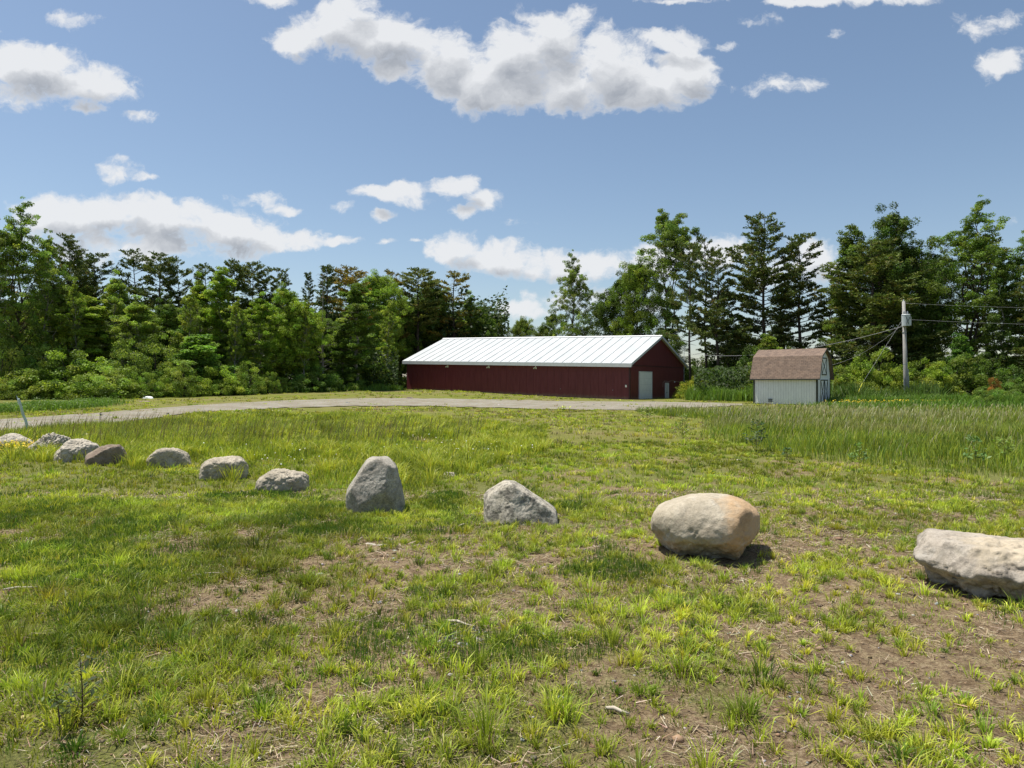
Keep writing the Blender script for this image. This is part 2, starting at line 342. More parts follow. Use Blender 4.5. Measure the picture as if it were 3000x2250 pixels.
# ground sheet (one mesh to the horizon)
def spaced(segs):
    out = [segs[0][0]]
    for a, b, st in segs: out += list(np.linspace(a, b, max(2, int(round((b-a)/st))+1))[1:])
    return np.array(out)
xs = spaced([(-4000, -400, 600), (-400, -80, 40), (-80, -30, 2.5), (-30, -8, .4), (-8, 8, .07), (8, 30, .4), (30, 80, 2.5), (80, 400, 40), (400, 4000, 600)])
ys = spaced([(-300, -20, 60), (-20, 1.5, 2), (1.5, 12, .07), (12, 30, .25), (30, 120, 1.2), (120, 400, 30), (400, 6000, 800)])
GX, GY = np.meshgrid(xs, ys); gx, gy = GX.ravel(), GY.ravel(); gz = hgt(gx, gy)
near = ss(45, 12, gy)*ss(30, 12, np.abs(gx))
micro = (fb(gx*1.1, gy*1.1, o=3)*.025+fb(gx*5, gy*5, o=3)*.014)*near
def gh(x, y):
    nr = ss(45, 12, y)*ss(30, 12, np.abs(x))
    return hgt(x, y)+(fb(x*1.1, y*1.1, o=3)*.025+fb(x*5, y*5, o=3)*.014)*nr
gz = gz+micro-.05*inpoly(gx, gy, ROADPOLY)
nx, ny = len(xs), len(ys); ii = (np.arange(ny-1)[:, None]*nx+np.arange(nx-1)[None]).ravel()
cov = np.clip(lawn_cover(gx, gy), 0, 1); lush = inpoly(gx, gy, LUSH) | inpoly(gx, gy, MEADOW)
cov = np.where(lush, 1, cov); farm = ss(12, 24, gy)
ground = raw('ground', np.stack([gx, gy, gz], 1), np.stack([ii, ii+1, ii+nx+1, ii+nx], 1), 4, GM, smooth=True, col=np.stack([cov, farm, cov*0], 1))
tag(ground, kind='structure')
m = len(RF); kk = 9; rv = []
for j in range(kk):
    u = j/(kk-1); p = RNr*(1-u)+RFr*u; rv.append(np.stack([p[:, 0], p[:, 1], hgt(p[:, 0], p[:, 1])+.02+.03*np.sin(u*pi)+.012*fb(p[:, 0], p[:, 1])], 1))
rv = np.concatenate(rv); q = (np.arange(kk-1)[:, None]*m+np.arange(m-1)[None]).ravel()
tag(raw('gravel_drive', rv, np.stack([q, q+1, q+m+1, q+m], 1), 4, RM, smooth=True), kind='structure')

# ------------------------------------------------------------------ red barn
dL = np.array([-.827, .562]); dW = np.array([.562, .827]); BL, BW, SL = 32.1, 16.0, .0262
B0 = (12.62, 76.0, -.05)
barn = empty('barn', B0, math.atan2(.562, -.827)-pi, label='long maroon barn with a white metal roof behind the gravel drive', cat='barn')
# local frame: x runs from the near corner (x=0) to the left end (x=-BL); y goes to the back
def bz(x, z): return z+(-x)*SL
def BP(x, y, z): return (x, y, bz(x, z))
EV, RG = 3.95, 7.15
wl = MB()
wl.add([BP(0,0,-.5),BP(-BL,0,-.5),BP(-BL,BW,-.5),BP(0,BW,-.5),BP(0,0,EV),BP(-BL,0,EV),BP(-BL,BW,EV),BP(0,BW,EV),BP(0,BW/2,RG),BP(-BL,BW/2,RG)],
       [(0,1,5,4),(2,3,7,6),(0,4,8,7,3),(1,2,6,9,5)])
for k in range(1, 34):
    x = -k*BL/34; wl.hexa([BP(x-.015,-.016,-.4),BP(x+.015,-.016,-.4),BP(x+.015,0,-.4),BP(x-.015,0,-.4),BP(x-.015,-.016,EV-.02),BP(x+.015,-.016,EV-.02),BP(x+.015,0,EV-.02),BP(x-.015,0,EV-.02)])
wl.build('wall', MB_red, barn)
tr = MB()
M_dred = simple('dark_maroon_trim', (.05, .012, .015), .5, .1, 3)
tr.box((-.14, -.02, -.5), (.022, .0, EV-.05)); tr.box((.0, 0, -.5), (.022, .16, EV-.05)); tr.box((0, BW-.16, -.5), (.022, BW, EV-.05))
tr.box((-.0, .16, 3.66), (.05, BW-.16, 3.76)); tr.build('corner_trim', M_dred, barn)
OVx, OVy, TH = .38, .45, .14
sl_ = (RG-EV)/(BW/2)
def rz(y, up=0): return EV+(y if y < BW/2 else BW-y)*sl_+up
rf = MB()
prof = [(-OVy, rz(-OVy, .02)), (BW/2, rz(BW/2, .02)), (BW+OVy, rz(BW+OVy, .02)), (BW+OVy, rz(BW+OVy, TH)), (BW/2, rz(BW/2, TH)), (-OVy, rz(-OVy, TH))]
rf.prism(prof, OVx, -BL-OVx, lambda x, y, z: BP(x, y, z)); roof = rf.build('roof', M_roof, barn)
sm = MB(); ns = 27
for k in range(1, ns):
    x = OVx-k*(BL+2*OVx)/ns
    for y0, y1 in ((-OVy+.03, BW/2-.2), (BW/2+.2, BW+OVy-.03)):
        a, b = rz(y0, TH), rz(y1, TH); sm.hexa([BP(x-.015,y0,a),BP(x+.015,y0,a),BP(x+.015,y1,b),BP(x-.015,y1,b),BP(x-.015,y0,a+.05),BP(x+.015,y0,a+.05),BP(x+.015,y1,b+.05),BP(x-.015,y1,b+.05)])
sm.build('roof_seam', M_seam, roof)
rc_ = MB(); rc_.prism([(BW/2-.24, rz(BW/2-.24, TH+.052)), (BW/2, RG+TH+.06), (BW/2+.24, rz(BW/2+.24, TH+.052)), (BW/2+.24, rz(BW/2+.24, TH+.08)), (BW/2, RG+TH+.09), (BW/2-.24, rz(BW/2-.24, TH+.08))], OVx+.02, -BL-OVx-.02, lambda x, y, z: BP(x, y, z)); rc_.build('ridge_cap', M_white, roof)
fa = MB(); fa.hexa([BP(OVx,-OVy-.03,EV-.45),BP(-BL-OVx,-OVy-.03,EV-.45),BP(-BL-OVx,-OVy-.003,EV-.45),BP(OVx,-OVy-.003,EV-.45),BP(OVx,-OVy-.03,rz(-OVy,TH)-.03),BP(-BL-OVx,-OVy-.03,rz(-OVy,TH)-.03),BP(-BL-OVx,-OVy-.003,rz(-OVy,TH)-.03),BP(OVx,-OVy-.003,rz(-OVy,TH)-.03)])
fa.build('fascia', M_trimw, barn)
sf = MB(); sf.hexa([BP(OVx-.01,-OVy,EV-.36),BP(-BL-OVx+.01,-OVy,EV-.36),BP(-BL-OVx+.01,-.02,EV-.36),BP(OVx-.01,-.02,EV-.36),BP(OVx-.01,-OVy,EV-.34),BP(-BL-OVx+.01,-OVy,EV-.34),BP(-BL-OVx+.01,-.02,EV-.34),BP(OVx-.01,-.02,EV-.34)]); sf.build('soffit', M_trimw, barn)
for y0, y1 in ((-OVy-.03, BW/2), (BW/2, BW+OVy+.03)):
    rk = MB(); x0, x1 = OVx+.003, OVx+.03
    rk.hexa([(x0,y0,rz(y0,-.12)),(x1,y0,rz(y0,-.12)),(x1,y1,rz(y1,-.12)),(x0,y1,rz(y1,-.12)),(x0,y0,rz(y0,TH+.02)),(x1,y0,rz(y0,TH+.02)),(x1,y1,rz(y1,TH+.02)),(x0,y1,rz(y1,TH+.02))]); rk.build('rake_board', M_trimw, barn)
gd = MB(); y0, y1, zt = 2.35, 5.75, 3.0
for k in range(5): gd.box((.02, y0+.06, -.42+k*(zt+.42)/5+.008), (.06, y1-.06, -.42+(k+1)*(zt+.42)/5-.008))
gdo = gd.build('garage_door', M_white, barn)
fr = MB(); fr.box((.0, y0-.08, -.42), (.085, y0+.05, zt+.1)); fr.box((0, y1-.05, -.42), (.085, y1+.08, zt+.1)); fr.box((0, y0+.05, zt), (.085, y1-.05, zt+.1)); fr.box((.0, y0+.05, -.42), (.018, y1-.05, zt)); fr.build('door_frame', M_trimw, gdo)
md = MB(); y0, y1 = 9.85, 10.75; md.box((.01, y0, -.32), (.055, y1, 1.75)); mdo = md.build('door', M_white, barn)
fr = MB(); fr.box((0, y0-.1, -.35), (.075, y0-.003, 1.85)); fr.box((0, y1+.003, -.35), (.075, y1+.1, 1.85)); fr.box((0, y0-.003, 1.753), (.075, y1+.003, 1.85)); fr.build('door_frame', M_trimw, mdo)
dk = MB(); dk.box((.056, y0+.36, .1), (.066, y0+.46, 1.66)); dk.build('glass_strip', simple('dark_glass', (.08,.09,.1), .15, .05), mdo)
hd = MB(); hd.tube([(.06, y0+.3, .72), (.12, y0+.3, .72)], .05, 8); hd.tube([(.12, y0+.2, .72), (.12, y0+.34, .72)], .03, 8); hd.build('handle', M_darktrim, mdo)
gt = MB(); gt.tube([(.03, 12.6, 1.95), (.09, 12.6, 1.95), (.14, 12.6, 1.9)], [.05, .08, .06], 8); gt.build('wall_lamp', M_white, barn)
for xx in (-25.1, -18.65, -11.9):      # flood lamps under the eave
    fl = MB(); z = 3.25; fl.box((xx-.08, -.05, bz(xx, z+.02)), (xx+.08, -.017, bz(xx, z+.2)))
    for s in (-1, 1):
        c = xx+s*.11; zz = bz(xx, z+.03); fl.tube([(c, -.05, zz+.08), (c+s*.02, -.12, zz), (c+s*.05, -.22, zz-.08)], [.03, .055, .085], 10)
    fl.build('flood_lamp', M_white, barn)
bx = MB(); bx.box((-.52, -.1, 1.35), (-.34, -.017, 1.6)); bx.box((-.5, -.13, 1.5), (-.36, -.1, 1.58)); bx.build('wall_box', M_white, barn, bevel=.01)
for xx, zz in ((-1.98, 1.0), (-8.55, .93)):
    sp_ = MB(); sp_.tube([(xx, -.015, bz(xx, zz)), (xx, -.1, bz(xx, zz)), (xx+.0, -.13, bz(xx, zz-.05))], .028, 8); sp_.build('hose_tap', M_grey, barn)
# service mast, meter box, conduit
ms = MB(); my = BW-.25; ms.tube([(.10, my, .9), (.10, my, 6.25)], .035, 8); ms.tube([(.10, my, 6.2), (.13, my, 6.42), (.25, my+.02, 6.46), (.3, my, 6.3)], [.05, .08, .08, .05], 8)
for z in (2.2, 3.4): ms.box((.02, my-.06, z), (.1, my+.06, z+.04))
ms.build('service_mast', M_grey, barn)
mb_ = MB(); mb_.box((.03, my-.22, -.15), (.2, my+.2, 1.15)); mbo = mb_.build('meter_box', M_grey, barn, bevel=.015)
mm = MB(); mm.tube([(.2, my, .75), (.28, my, .75)], .1, 14); mm.build('meter', simple('meter_glass', (.3, .32, .33), .15, .05), mbo)
wp = [(.05, 9.0, 1.35), (.05, 9.05, 1.85), (.06, 9.6, 2.06), (.06, 10.6, 1.98), (.06, 11.6, 2.1), (.06, 12.6, 2.08), (.06, 13.6, 1.98), (.06, 14.6, 1.95), (.06, my-.1, 1.7)]
wr = MB(); wr.tube(wp, .016, 6); wr.build('wall_cable', simple('tan_cable', (.45, .36, .3), .6), barn)
sd_ = MB(); sd_.box((0.03, .0, -.6), (.9, BW, -.12)); sd_.build('concrete_sill', simple('concrete', (.33, .32, .3), .9, .15, 2, bump=.3), barn)

# ------------------------------------------------------------------ shed
SA = R(38.2); SLn, SW = 4.95, 3.66
shed = empty('shed', (23.65, 55.0, .0), -SA, label='small white shed with a brown gambrel roof beside the tall meadow', cat='shed')
wb = MB(); H1, HB, HR, IN = 2.12, 3.88, 4.5, .62
pf = [(0, .06), (SW, .06), (SW, H1), (SW-IN+.1, HB-.1), (SW/2, HR-.1), (IN-.1, HB-.1), (0, H1)]
wb.prism(pf, 0, -SLn, lambda x, y, z: (x, y, z)); wbo = wb.build('wall', M_worn, shed)
gv = MB()
for k in range(1, 25): x = -k*SLn/25; gv.box((x-.012, -.004, .08), (x+.012, 0, H1-.05))
gv.build('board_groove', simple('groove_shadow_gap', (.52, .53, .52), .8), wbo)  # thin grey strips on flat siding, groove shade put into their colour
for a_, b_ in (((-.1, -.03, 0), (.03, -.003, H1)), ((.003, -.003, 0), (.03, .1, H1)), ((-SLn-.03, -.03, 0), (-SLn+.1, -.003, H1)), ((.003, SW-.1, 0), (.03, SW, H1))):
    ct = MB(); ct.box(a_, b_); ct.build('corner_trim', M_darktrim, shed)
sk = MB(); sk.box((-SLn, -.02, -.06), (0, SW, .06)); sk.build('floor_frame', M_darktrim, shed)
# roof with uv
def roofpart():
    y = [-.24, IN-.06, SW/2, SW-IN+.06, SW+.24]; z = [H1-.06, HB, HR, HB, H1-.06]; x0, x1 = .24, -SLn-.24; th = .06
    V = []; Fc = []; U = []; d = 0
    me = bpy.data.meshes.new('roof'); 
    for k in range(5):
        if k: d += math.hypot(y[k]-y[k-1], z[k]-z[k-1])
        V += [(x0, y[k], z[k]), (x1, y[k], z[k]), (x0, y[k]*.985+.02, z[k]-th), (x1, y[k]*.985+.02, z[k]-th)]; U.append(d)
    for k in range(4):
        a = 4*k; b = a+4; Fc += [(a, a+1, b+1, b), (a+2, b+2, b+3, a+3), (a, b, b+2, a+2), (a+1, a+3, b+3, b+1)]
    Fc += [(0, 2, 3, 1), (16, 17, 19, 18)]
    me.from_pydata(V, [], Fc); uvl = me.uv_layers.new(name='UVMap')
    for p in me.polygons:
        for li in p.loop_indices:
            vi = me.loops[li].vertex_index; uvl.data[li].uv = (V[vi][0], U[vi//4])
    me.materials.append(M_shing); o = bpy.data.objects.new('roof', me); COL.objects.link(o); o.parent = shed; return o
rfo = roofpart()
fa = MB(); fa.box((.24, -.27, H1-.15), (-SLn-.24, -.243, H1-.05)); 
for (ya, za), (yb, zb) in (((-.25, H1-.1), (IN-.06, HB-.06)), ((IN-.06, HB-.06), (SW/2, HR-.06)), ((SW/2, HR-.06), (SW-IN+.06, HB-.06)), ((SW-IN+.06, HB-.06), (SW+.25, H1-.1))):
    fa.bar((.25, ya, za), (.25, yb, zb), .022, .1)
fa.build('fascia', M_darktrim, rfo)
def xdoor(name, y0, y1, z0, z1, leaves):
    d = MB(); d.box((.003, y0, z0), (.03, y1, z1)); o = d.build(name, M_worn, shed); f = MB(); n = leaves
    for k in range(n):
        a = y0+(y1-y0)*k/n; b = y0+(y1-y0)*(k+1)/n
        f.box((.03, a, z0), (.05, a+.09, z1)); f.box((.03, b-.09, z0), (.05, b, z1)); f.box((.03, a+.09, z0), (.05, b-.09, z0+.09)); f.box((.03, a+.09, z1-.09), (.05, b-.09, z1))
        f.bar((.041, a+.09, z0+.09), (.041, b-.09, z1-.09), .07, .016, up=(1,0,0)); f.bar((.045, a+.09, z1-.09), (.045, b-.09, z0+.09), .07, .016, up=(1,0,0))
    f.build('cross_brace', M_darktrim, o); return o
dd = xdoor('double_door', .75, 2.9, .12, 2.0, 2); xdoor('loft_door', 1.1, 2.55, 2.35, 3.75, 1)
hg = MB(); hg.box((.05, 1.8, 1.0), (.08, 1.9, 1.14)); hg.build('handle', M_grey, dd)
vn = MB(); vn.box((-3.75, -.03, .2), (-3.45, -.004, .42)); vn.box((-3.77, -.06, .42), (-3.43, -.004, .46))
vn.build('vent', M_darktrim, shed); vf = MB()
for k in range(3): vf.box((-3.72, -.045, .23+.065*k), (-3.48, -.031, .26+.065*k))
vf.build('vent_slat', M_grey, shed)

# ------------------------------------------------------------------ utility pole, wires, guy
pD = 60.0; pb = PT(1958, 870, pD); pole = empty('utility_pole', (pb.x, pb.y, 0), label='grey wooden utility pole with a transformer at the right tree line', cat='utility pole')
pt = PT(1952, 651, pD); lean = pt.x-pb.x; PH = pt.z
def pp(z, dx=0, dy=0): return (lean*z/PH+dx, dy, z)
mb = MB(); mb.tube([pp(-.3), pp(2.5), pp(PH)], [.19, .175, .12], 14); mb.build('pole', M_pole, pole, smooth=True)
mb = MB(); z = PT(0, 694, pD).z; mb.tube([pp(z-.42, -.05, -.36), pp(z+.50, -.05, -.36)], .33, 18); mb.tube([pp(z+.50, -.05, -.36), pp(z+.55, -.05, -.36)], [.35, .3], 18)
tro = mb.build('transformer', simple('pale_grey_paint', (.46, .5, .51), .4, .05), pole, smooth=False)
mb = MB()
for dx in (-.17, .12): mb.tube([pp(z+.5, -.05+dx, -.4), pp(z+.7, -.05+dx, -.4), pp(z+.82, -.05+dx, -.4)], [.05, .065, .025], 8)
mb.build('bushing', M_grey, tro)
mb = MB(); mb.tube([pp(z+.3, -.2, -.70), pp(z-.3, 0.0, -.71)], .018, 5); mb.tube([pp(z+.3, .12, -.70), pp(z-.3, -.22, -.71)], .018, 5); mb.tube([pp(z+.35, .2, -.67), pp(z-.5, .2, -.3)], .02, 5); mb.build('jumper_wire', M_darktrim, pole)
mb = MB(); mb.box((pp(z)[0]+.12, -.3, z-.38), (pp(z)[0]+.45, -.02, z+.36)); mb.build('fuse_cutout', M_trimw, pole, bevel=.03)
mb = MB(); mb.tube([pp(PH-.02), pp(PH+.16)], [.06, .04], 8); mb.build('insulator', M_trimw, pole)
mb = MB(); mb.tube([pp(-.05, .2, -.1), pp(1.7, .2, -.08), pp(2.9, .19, -.07)], .035, 8); mb.tube([pp(0, -.2, -.1), pp(2.2, -.2, -.1)], .03, 8); mb.build('conduit', M_grey, pole)
for zz in (PH-2.65, 3.3): 
    mb = MB(); mb.tube([pp(zz), pp(zz+.06)], .17, 14); mb.build('band', M_grey, pole)
def cable(name, a, b, sag, r, label, matr=M_cable, n=26, cat='cable', group=None):
    a, b = Vector(a), Vector(b); m = MB(); m.tube([a.lerp(b, i/n)-Vector((0, 0, sag*4*(i/n)*(1-i/n)))-a for i in range(n+1)], r, 6)
    o = m.build(name, matr, smooth=True); o.location = a; return tag(o, label, cat, group)
PW_ = lambda px, py, D: PT(px, py, D)
ca = math.atan2(.562, -.827)-pi
def bworld(x, y, z):
    return Vector((B0[0]+x*math.cos(ca)-y*math.sin(ca), B0[1]+x*math.sin(ca)+y*math.cos(ca), B0[2]+z))
cable('overhead_cable', bworld(.15, my, 5.55), PT(1950, 705, pD), 1.15, .018, 'pale service cable sagging from the barn mast behind the shed to the pole')
cable('overhead_cable', PT(1950, 712, pD), PT(1560, 800, 84), .9, .010, 'thin dark drop cable leaving the pole just below the thicker service cable', M_darktrim)
cable('overhead_cable', PT(1951, 700, pD), PT(1790, 790, 66), .55, .011, 'curved cable drooping steeply left from the pole into the bushes')
cable('overhead_cable', PT(1955, 655, pD), PT(2700, 660, 62), .35, .009, 'upper wire running right from the very top of the pole')
cable('overhead_cable', PT(1957, 690, pD), PT(2700, 700, 62), .3, .010, 'lower wire running right from beneath the transformer')
ga = PT(1842, 862, 57.5); ga.z = .0; gb = PT(1863, 828, 57.7)
mb = MB(); mb.tube([(0, 0, 0), gb-ga], [.045, .035], 8); tag(mb.build('guy_guard', M_yellow), 'yellow plastic guy wire guard slanting up beside the bushes right of the shed', 'guy guard').location = ga
cable('guy_wire', gb, PT(1951, 688, pD), 0, .008, 'thin steel guy wire rising from the yellow guard to the pole')
dp = PT(1976, 872, 61); mb = MB(); mb.tube([(0, 0, -.2), (0, 0, .95), (.0, 0, 1.0)], [.07, .07, .05], 8); mb.box((-.12, -.08, .5), (.12, .08, .95)); tag(mb.build('service_post', M_darktrim), 'short black service post just right of the utility pole', 'post').location = (dp.x, 61, 0)
# broken leaning pipe at the left
pa = PT(64, 945, 21.5); q1 = PT(50, 895, 21.4); q2 = PT(36, 852, 21.2)
mb = MB(); mb.tube([(0, 0, -.3), PT(60, 925, 21.5)-pa, PT(55, 905, 21.45)-pa, q1-pa, PT(44, 872, 21.3)-pa, PT(40, 860, 21.25)-pa], [.038, .038, .038, .036, .034, .03], 12)
mb.add([PT(44, 872, 21.3)-pa+Vector(v) for v in ((-.05, -.03, 0), (.05, -.03, 0), (.0, .04, 0), (-.12, -.0, .28))], [(0, 1, 3), (1, 2, 3), (2, 0, 3)])
pio = tag(mb.build('leaning_pipe', simple('pale_blue_plastic', (.52, .61, .63), .45, .1, 4)), 'broken pale blue plastic pipe leaning left out of the grass by the drive', 'pipe'); pio.location = (pa.x, pa.y, float(hgt(pa.x, pa.y)))
# ------------------------------------------------------------------ boulders
def rockmat(name, c1, c2, speck=.5, stain=None, stainpos=None, lichen=0):
    m, t = mat(name); tc = t.new('ShaderNodeTexCoord'); ob = tc.outputs['Object']
    n1 = t.noise(ob, 3, 8, .7).outputs[0]; n2 = t.noise(ob, 48, 5, .85).outputs[0]; n3 = t.noise(ob, 14, 6, .7).outputs[0]
    c = t.mix(t.smooth(n1, .35, .65), c1, c2)
    c = t.mix(t.smooth(n2, .52, .60, 0, speck), c, tuple(v*.3 for v in c1)); c = t.mix(t.smooth(n2, .44, .38, 0, speck*.9), c, tuple(min(.8, v*1.35) for v in c2))
    if lichen: c = t.mix(t.smooth(t.noise(ob, 9, 7, .75).outputs[0], .47, .58, 0, lichen), c, (.075, .07, .058))
    if stain:
        d = t.vmath('LENGTH', t.vmath('MULTIPLY', t.vmath('SUBTRACT', ob, stainpos[0]), stainpos[1]))
        f = t.smooth(t.math('ADD', d, t.math('MULTIPLY', t.math('SUBTRACT', n1, .5), 2.2)), 1.1, .5, 0, .7)
        c = t.mix(f, c, stain)
    n5 = t.noise(ob, 2.2, 7, .72, dist=.6).outputs[0]; c = t.mix(t.smooth(n5, .50, .66, 0, .55), c, t.mix(1., c, (.55, .52, .50), 'MULTIPLY')); c = t.mix(t.smooth(n5, .44, .34, 0, .35), c, (.56, .53, .47))
    t.put(t.bsdf.inputs['Base Color'], c); t.bsdf.inputs['Roughness'].default_value = .9; t.bsdf.inputs['Specular IOR Level'].default_value = .2
    bp = t.new('ShaderNodeBump', in_Strength=.8, in_Distance=.02); t.put(bp.inputs['Height'], t.math('ADD', n3, t.math('MULTIPLY', n2, .35))); t.put(t.bsdf.inputs['Normal'], bp)
    return m
import bmesh
def rock(x0, x1, ytop, ybase, planes, m, label, p=14, amp=.035, depth=.8, seed=0, rough=1.0, sub=6, sink=.06, cracks=(), crevice=0, D=None, name='boulder'):
    """pixel box of the 2212 frame; planes: normals (x right, y away, z up) with distance relative to the half width"""
    if D is None: D = gxy((x0+x1)/2, ybase)[1]
    scl = 1
    cx_ = (x0+x1)/2; hw = (x1-x0)/2/F*D; H = (ybase-ytop)/F*D; X = (cx_-CX)/F*D; Y = D+hw*depth*.8
    k = Y/D; hw *= k; X *= k; H = EYE-float(hgt(X, Y))-(ytop-CY)/F*(Y+hw*depth*.45)+.02
    bm = bmesh.new(); bmesh.ops.create_icosphere(bm, subdivisions=sub, radius=1); me = bpy.data.meshes.new(name)
    d = np.array([v.co[:] for v in bm.verts]); d /= np.linalg.norm(d, axis=1)[:, None]
    hz = H/2/hw
    inv = np.zeros(len(d)); 
    base = [((1,0,0),1.0),((-1,0,0),1.0),((0,0,1),hz),((0,0,-1),hz*1.15),((0,-1,0),depth),((0,1,0),depth)]
    for nrm, dist in base+list(planes):
        nn = np.array(nrm, float); nn /= np.linalg.norm(nn); a = np.clip(d@nn, 0, None)/dist; inv += a**p
    r = inv**(-1/p); P = d*r[:, None]
    s = seed*13.7
    nz = fb(P[:, 0]*1.6+s, P[:, 1]*1.6, P[:, 2]*1.6+s, 5, .55)*amp*1.5
    rg = (1-np.abs(fb(P[:, 0]*3.1+s, P[:, 1]*3.1+7, P[:, 2]*3.1, 4, .55)))**3*amp*rough
    fine = fb(P[:, 0]*14+s, P[:, 1]*14, P[:, 2]*14, 4, .6)*amp*.55*rough
    P = P+d*(nz-rg+fine)[:, None]
    if crevice:
        cz = P[:, 2]+.16*fb(P[:, 0]*2.3+s, P[:, 1]*2, P[:, 2]*0, 4, .6)+.30*hz
        P = P-d*(np.exp(-(cz/.018)**2)*crevice*ss(-.6, .2, fb(P[:, 0]*1.7, P[:, 1]*1.7+s, o=2)))[:, None]
        lo = ss(.02, -.10, cz); P = P-d*(lo*.05*(1+fb(P[:, 0]*6, P[:, 1]*6, P[:, 2]*6, 3)))[:, None]
    for e_ in cracks:      # fracture lines running over the lower face
        q_ = fb(P[:, 0]*e_[0]+s, P[:, 1]*.6, P[:, 2]*e_[1]+e_[3], 4, .6); P = P-d*(np.exp(-(q_/.022)**2)*e_[2]*ss(.18, -.05, P[:, 2]+.1*q_))[:, None]; P = P-d*((np.floor(q_*3+.5)*.02)*ss(.1, -.1, P[:, 2]))[:, None]
    for i, v in enumerate(bm.verts): v.co = P[i]*hw
    bm.to_mesh(me); bm.free(); me.polygons.foreach_set('use_smooth', [True]*len(me.polygons)); me.materials.append(m)
    o = bpy.data.objects.new(name, me); COL.objects.link(o); z0 = float(hgt(X, Y))
    o.location = (X, Y, z0+H/2); o.rotation_euler = (0, 0, -math.atan2(X, Y))
    ROCKS.append((X, Y, hw, hw*depth)); return tag(o, label, 'boulder')
ROCKS = []
RK_pale = rockmat('pale_tan_granite', (.36, .31, .23), (.50, .44, .34), .35, (.50, .31, .15), ((.40, -.25, .12), (3.2, 1.2, 2.2)))
RK_grey = rockmat('grey_granite', (.29, .262, .215), (.46, .43, .365), .65, lichen=.3)
RK_tan = rockmat('tan_granite', (.34, .295, .24), (.47, .42, .35), .35, (.50, .42, .30), ((.2, -.1, .2), (2, 1, 6)), lichen=.4)
RK_lich = rockmat('lichen_granite', (.38, .345, .27), (.58, .53, .44), .55, lichen=.75)
RK_field = rockmat('field_granite', (.34, .295, .22), (.52, .46, .36), .45, lichen=.4)
RK_brown = rockmat('brown_stone', (.16, .12, .09), (.28, .225, .17), .25)
RK_white = rockmat('pale_stone', (.39, .345, .27), (.55, .50, .41), .35, lichen=.35)
rock(1408, 1643, 1069, 1214, [((-.2,0,.98),.56),((-.45,0,.9),.62),((.09,0,1),.59),((.42,0,.9),.67),((.7,0,.7),.84),((-.85,0,.5),.94),((-.75,-.3,-.6),.86),((.96,0,-.2),.93),((.79,-.1,-.61),.82),((.02,-.62,.78),.66),((-.1,-.95,.35),.76),((.1,-1,0),.84),((.9,-.6,.05),.86),((-.05,-.62,-.78),.62),((0,.8,.6),.75),((-.7,-.7,.1),.90),((-.5,-.5,.7),.80)],
     RK_pale, 'large pale tan boulder with an orange stained right shoulder and undercut base', p=20, amp=.018, depth=.85, seed=1, rough=.8, crevice=.03, cracks=((1.2, 1.6, .035, 2.2),))
rock(1993, 2330, 1166, 1306, [((.04,-.06,1),.41),((-.72,-.1,.70),.78),((-.9,-.2,-.55),.86),((-.3,-.7,.65),.62),((.1,-.72,.69),.55),((-.45,-.5,-.72),.60),((0,-.8,-.6),.60),((.6,-.6,-.5),.85),((0,.8,.5),.7)],
     RK_tan, 'wide flat topped boulder with deep cracks cut off by the right edge', p=36, amp=.028, depth=.75, seed=2, rough=1.5, crevice=.05, cracks=((.9, 2.2, .09, 1.3), (1.6, 1.2, .06, 4.1)))
rock(748, 875, 990, 1114, [((-.84,-.05,.54),.69),((-.95,-.1,.28),.86),((-.5,-.05,.86),.83),((.12,0,1),.98),((.97,-.05,.22),.82),((.5,-.3,.8),.93),((-.25,-.95,.32),.62),((.6,-.8,.12),.76),((.75,.1,.62),.98),((-.9,-.5,-.2),.92),((.1,-1,-.3),.78)],
     RK_grey, 'tall upright grey boulder with a rounded peak leaning right', p=44, amp=.022, depth=.75, seed=3, rough=.9)
rock(1043, 1207, 1042, 1138, [((.55,-.05,.84),.31),((.85,0,.5),.70),((-.553,-.1,.833),.65),((-.3,-.9,.3),.52),((.3,-.9,.35),.40),((.85,-.3,.5),.80),((-.9,-.4,.1),.9),((.2,.1,1),.50)],
     RK_lich, 'lichen mottled wedge shaped boulder sloping down to the right', p=26, amp=.028, depth=.62, seed=4, rough=.7)
rock(556, 669, 1013, 1068, [((.25,0,1),.42),((-.5,0,.85),.55),((.7,-.2,.6),.72),((-.3,-1,.1),.7),((.5,-.8,0),.8),((0,-.5,1),.46)], RK_field, 'low flat topped grey boulder just left of the tall upright one', p=10, amp=.05, depth=.7, seed=5)
rock(434, 535, 988, 1038, [((-.5,0,.85),.62),((.7,0,.65),.80),((-.2,-1,.1),.72),((.6,-.8,0),.85),((0,-.3,1),.48)], RK_field, 'rounded grey boulder with a pale grass blade in front, sixth from the tan one', p=9, amp=.045, depth=.7, seed=6)
rock(323, 411, 969, 1010, [((-.6,0,.8),.65),((.45,0,.9),.52),((.75,-.2,.5),.72),((0,-1,.1),.6)], RK_field, 'small pale oval boulder standing alone with a grass tuft at its left foot', p=9, amp=.045, depth=.65, seed=7)
rock(191, 274, 963, 1008, [((-.5,-.1,.87),.45),((-.35,-.2,.93),.48),((.85,0,.5),.78),((.55,-.75,-.05),.55),((.2,-1,.1),.55),((.95,-.3,.1),.88)], RK_brown, 'reddish brown boulder with one dark shaded face', p=18, amp=.04, depth=.7, seed=8)
rock(122, 212, 949, 1000, [((-.75,0,.66),.62),((.55,0,.83),.64),((0,-.55,.83),.47),((.2,-1,.1),.62),((-.8,-.5,.1),.88)], RK_white, 'pale angular boulder right beside the brown one', p=18, amp=.05, depth=.7, seed=9, rough=1.3)
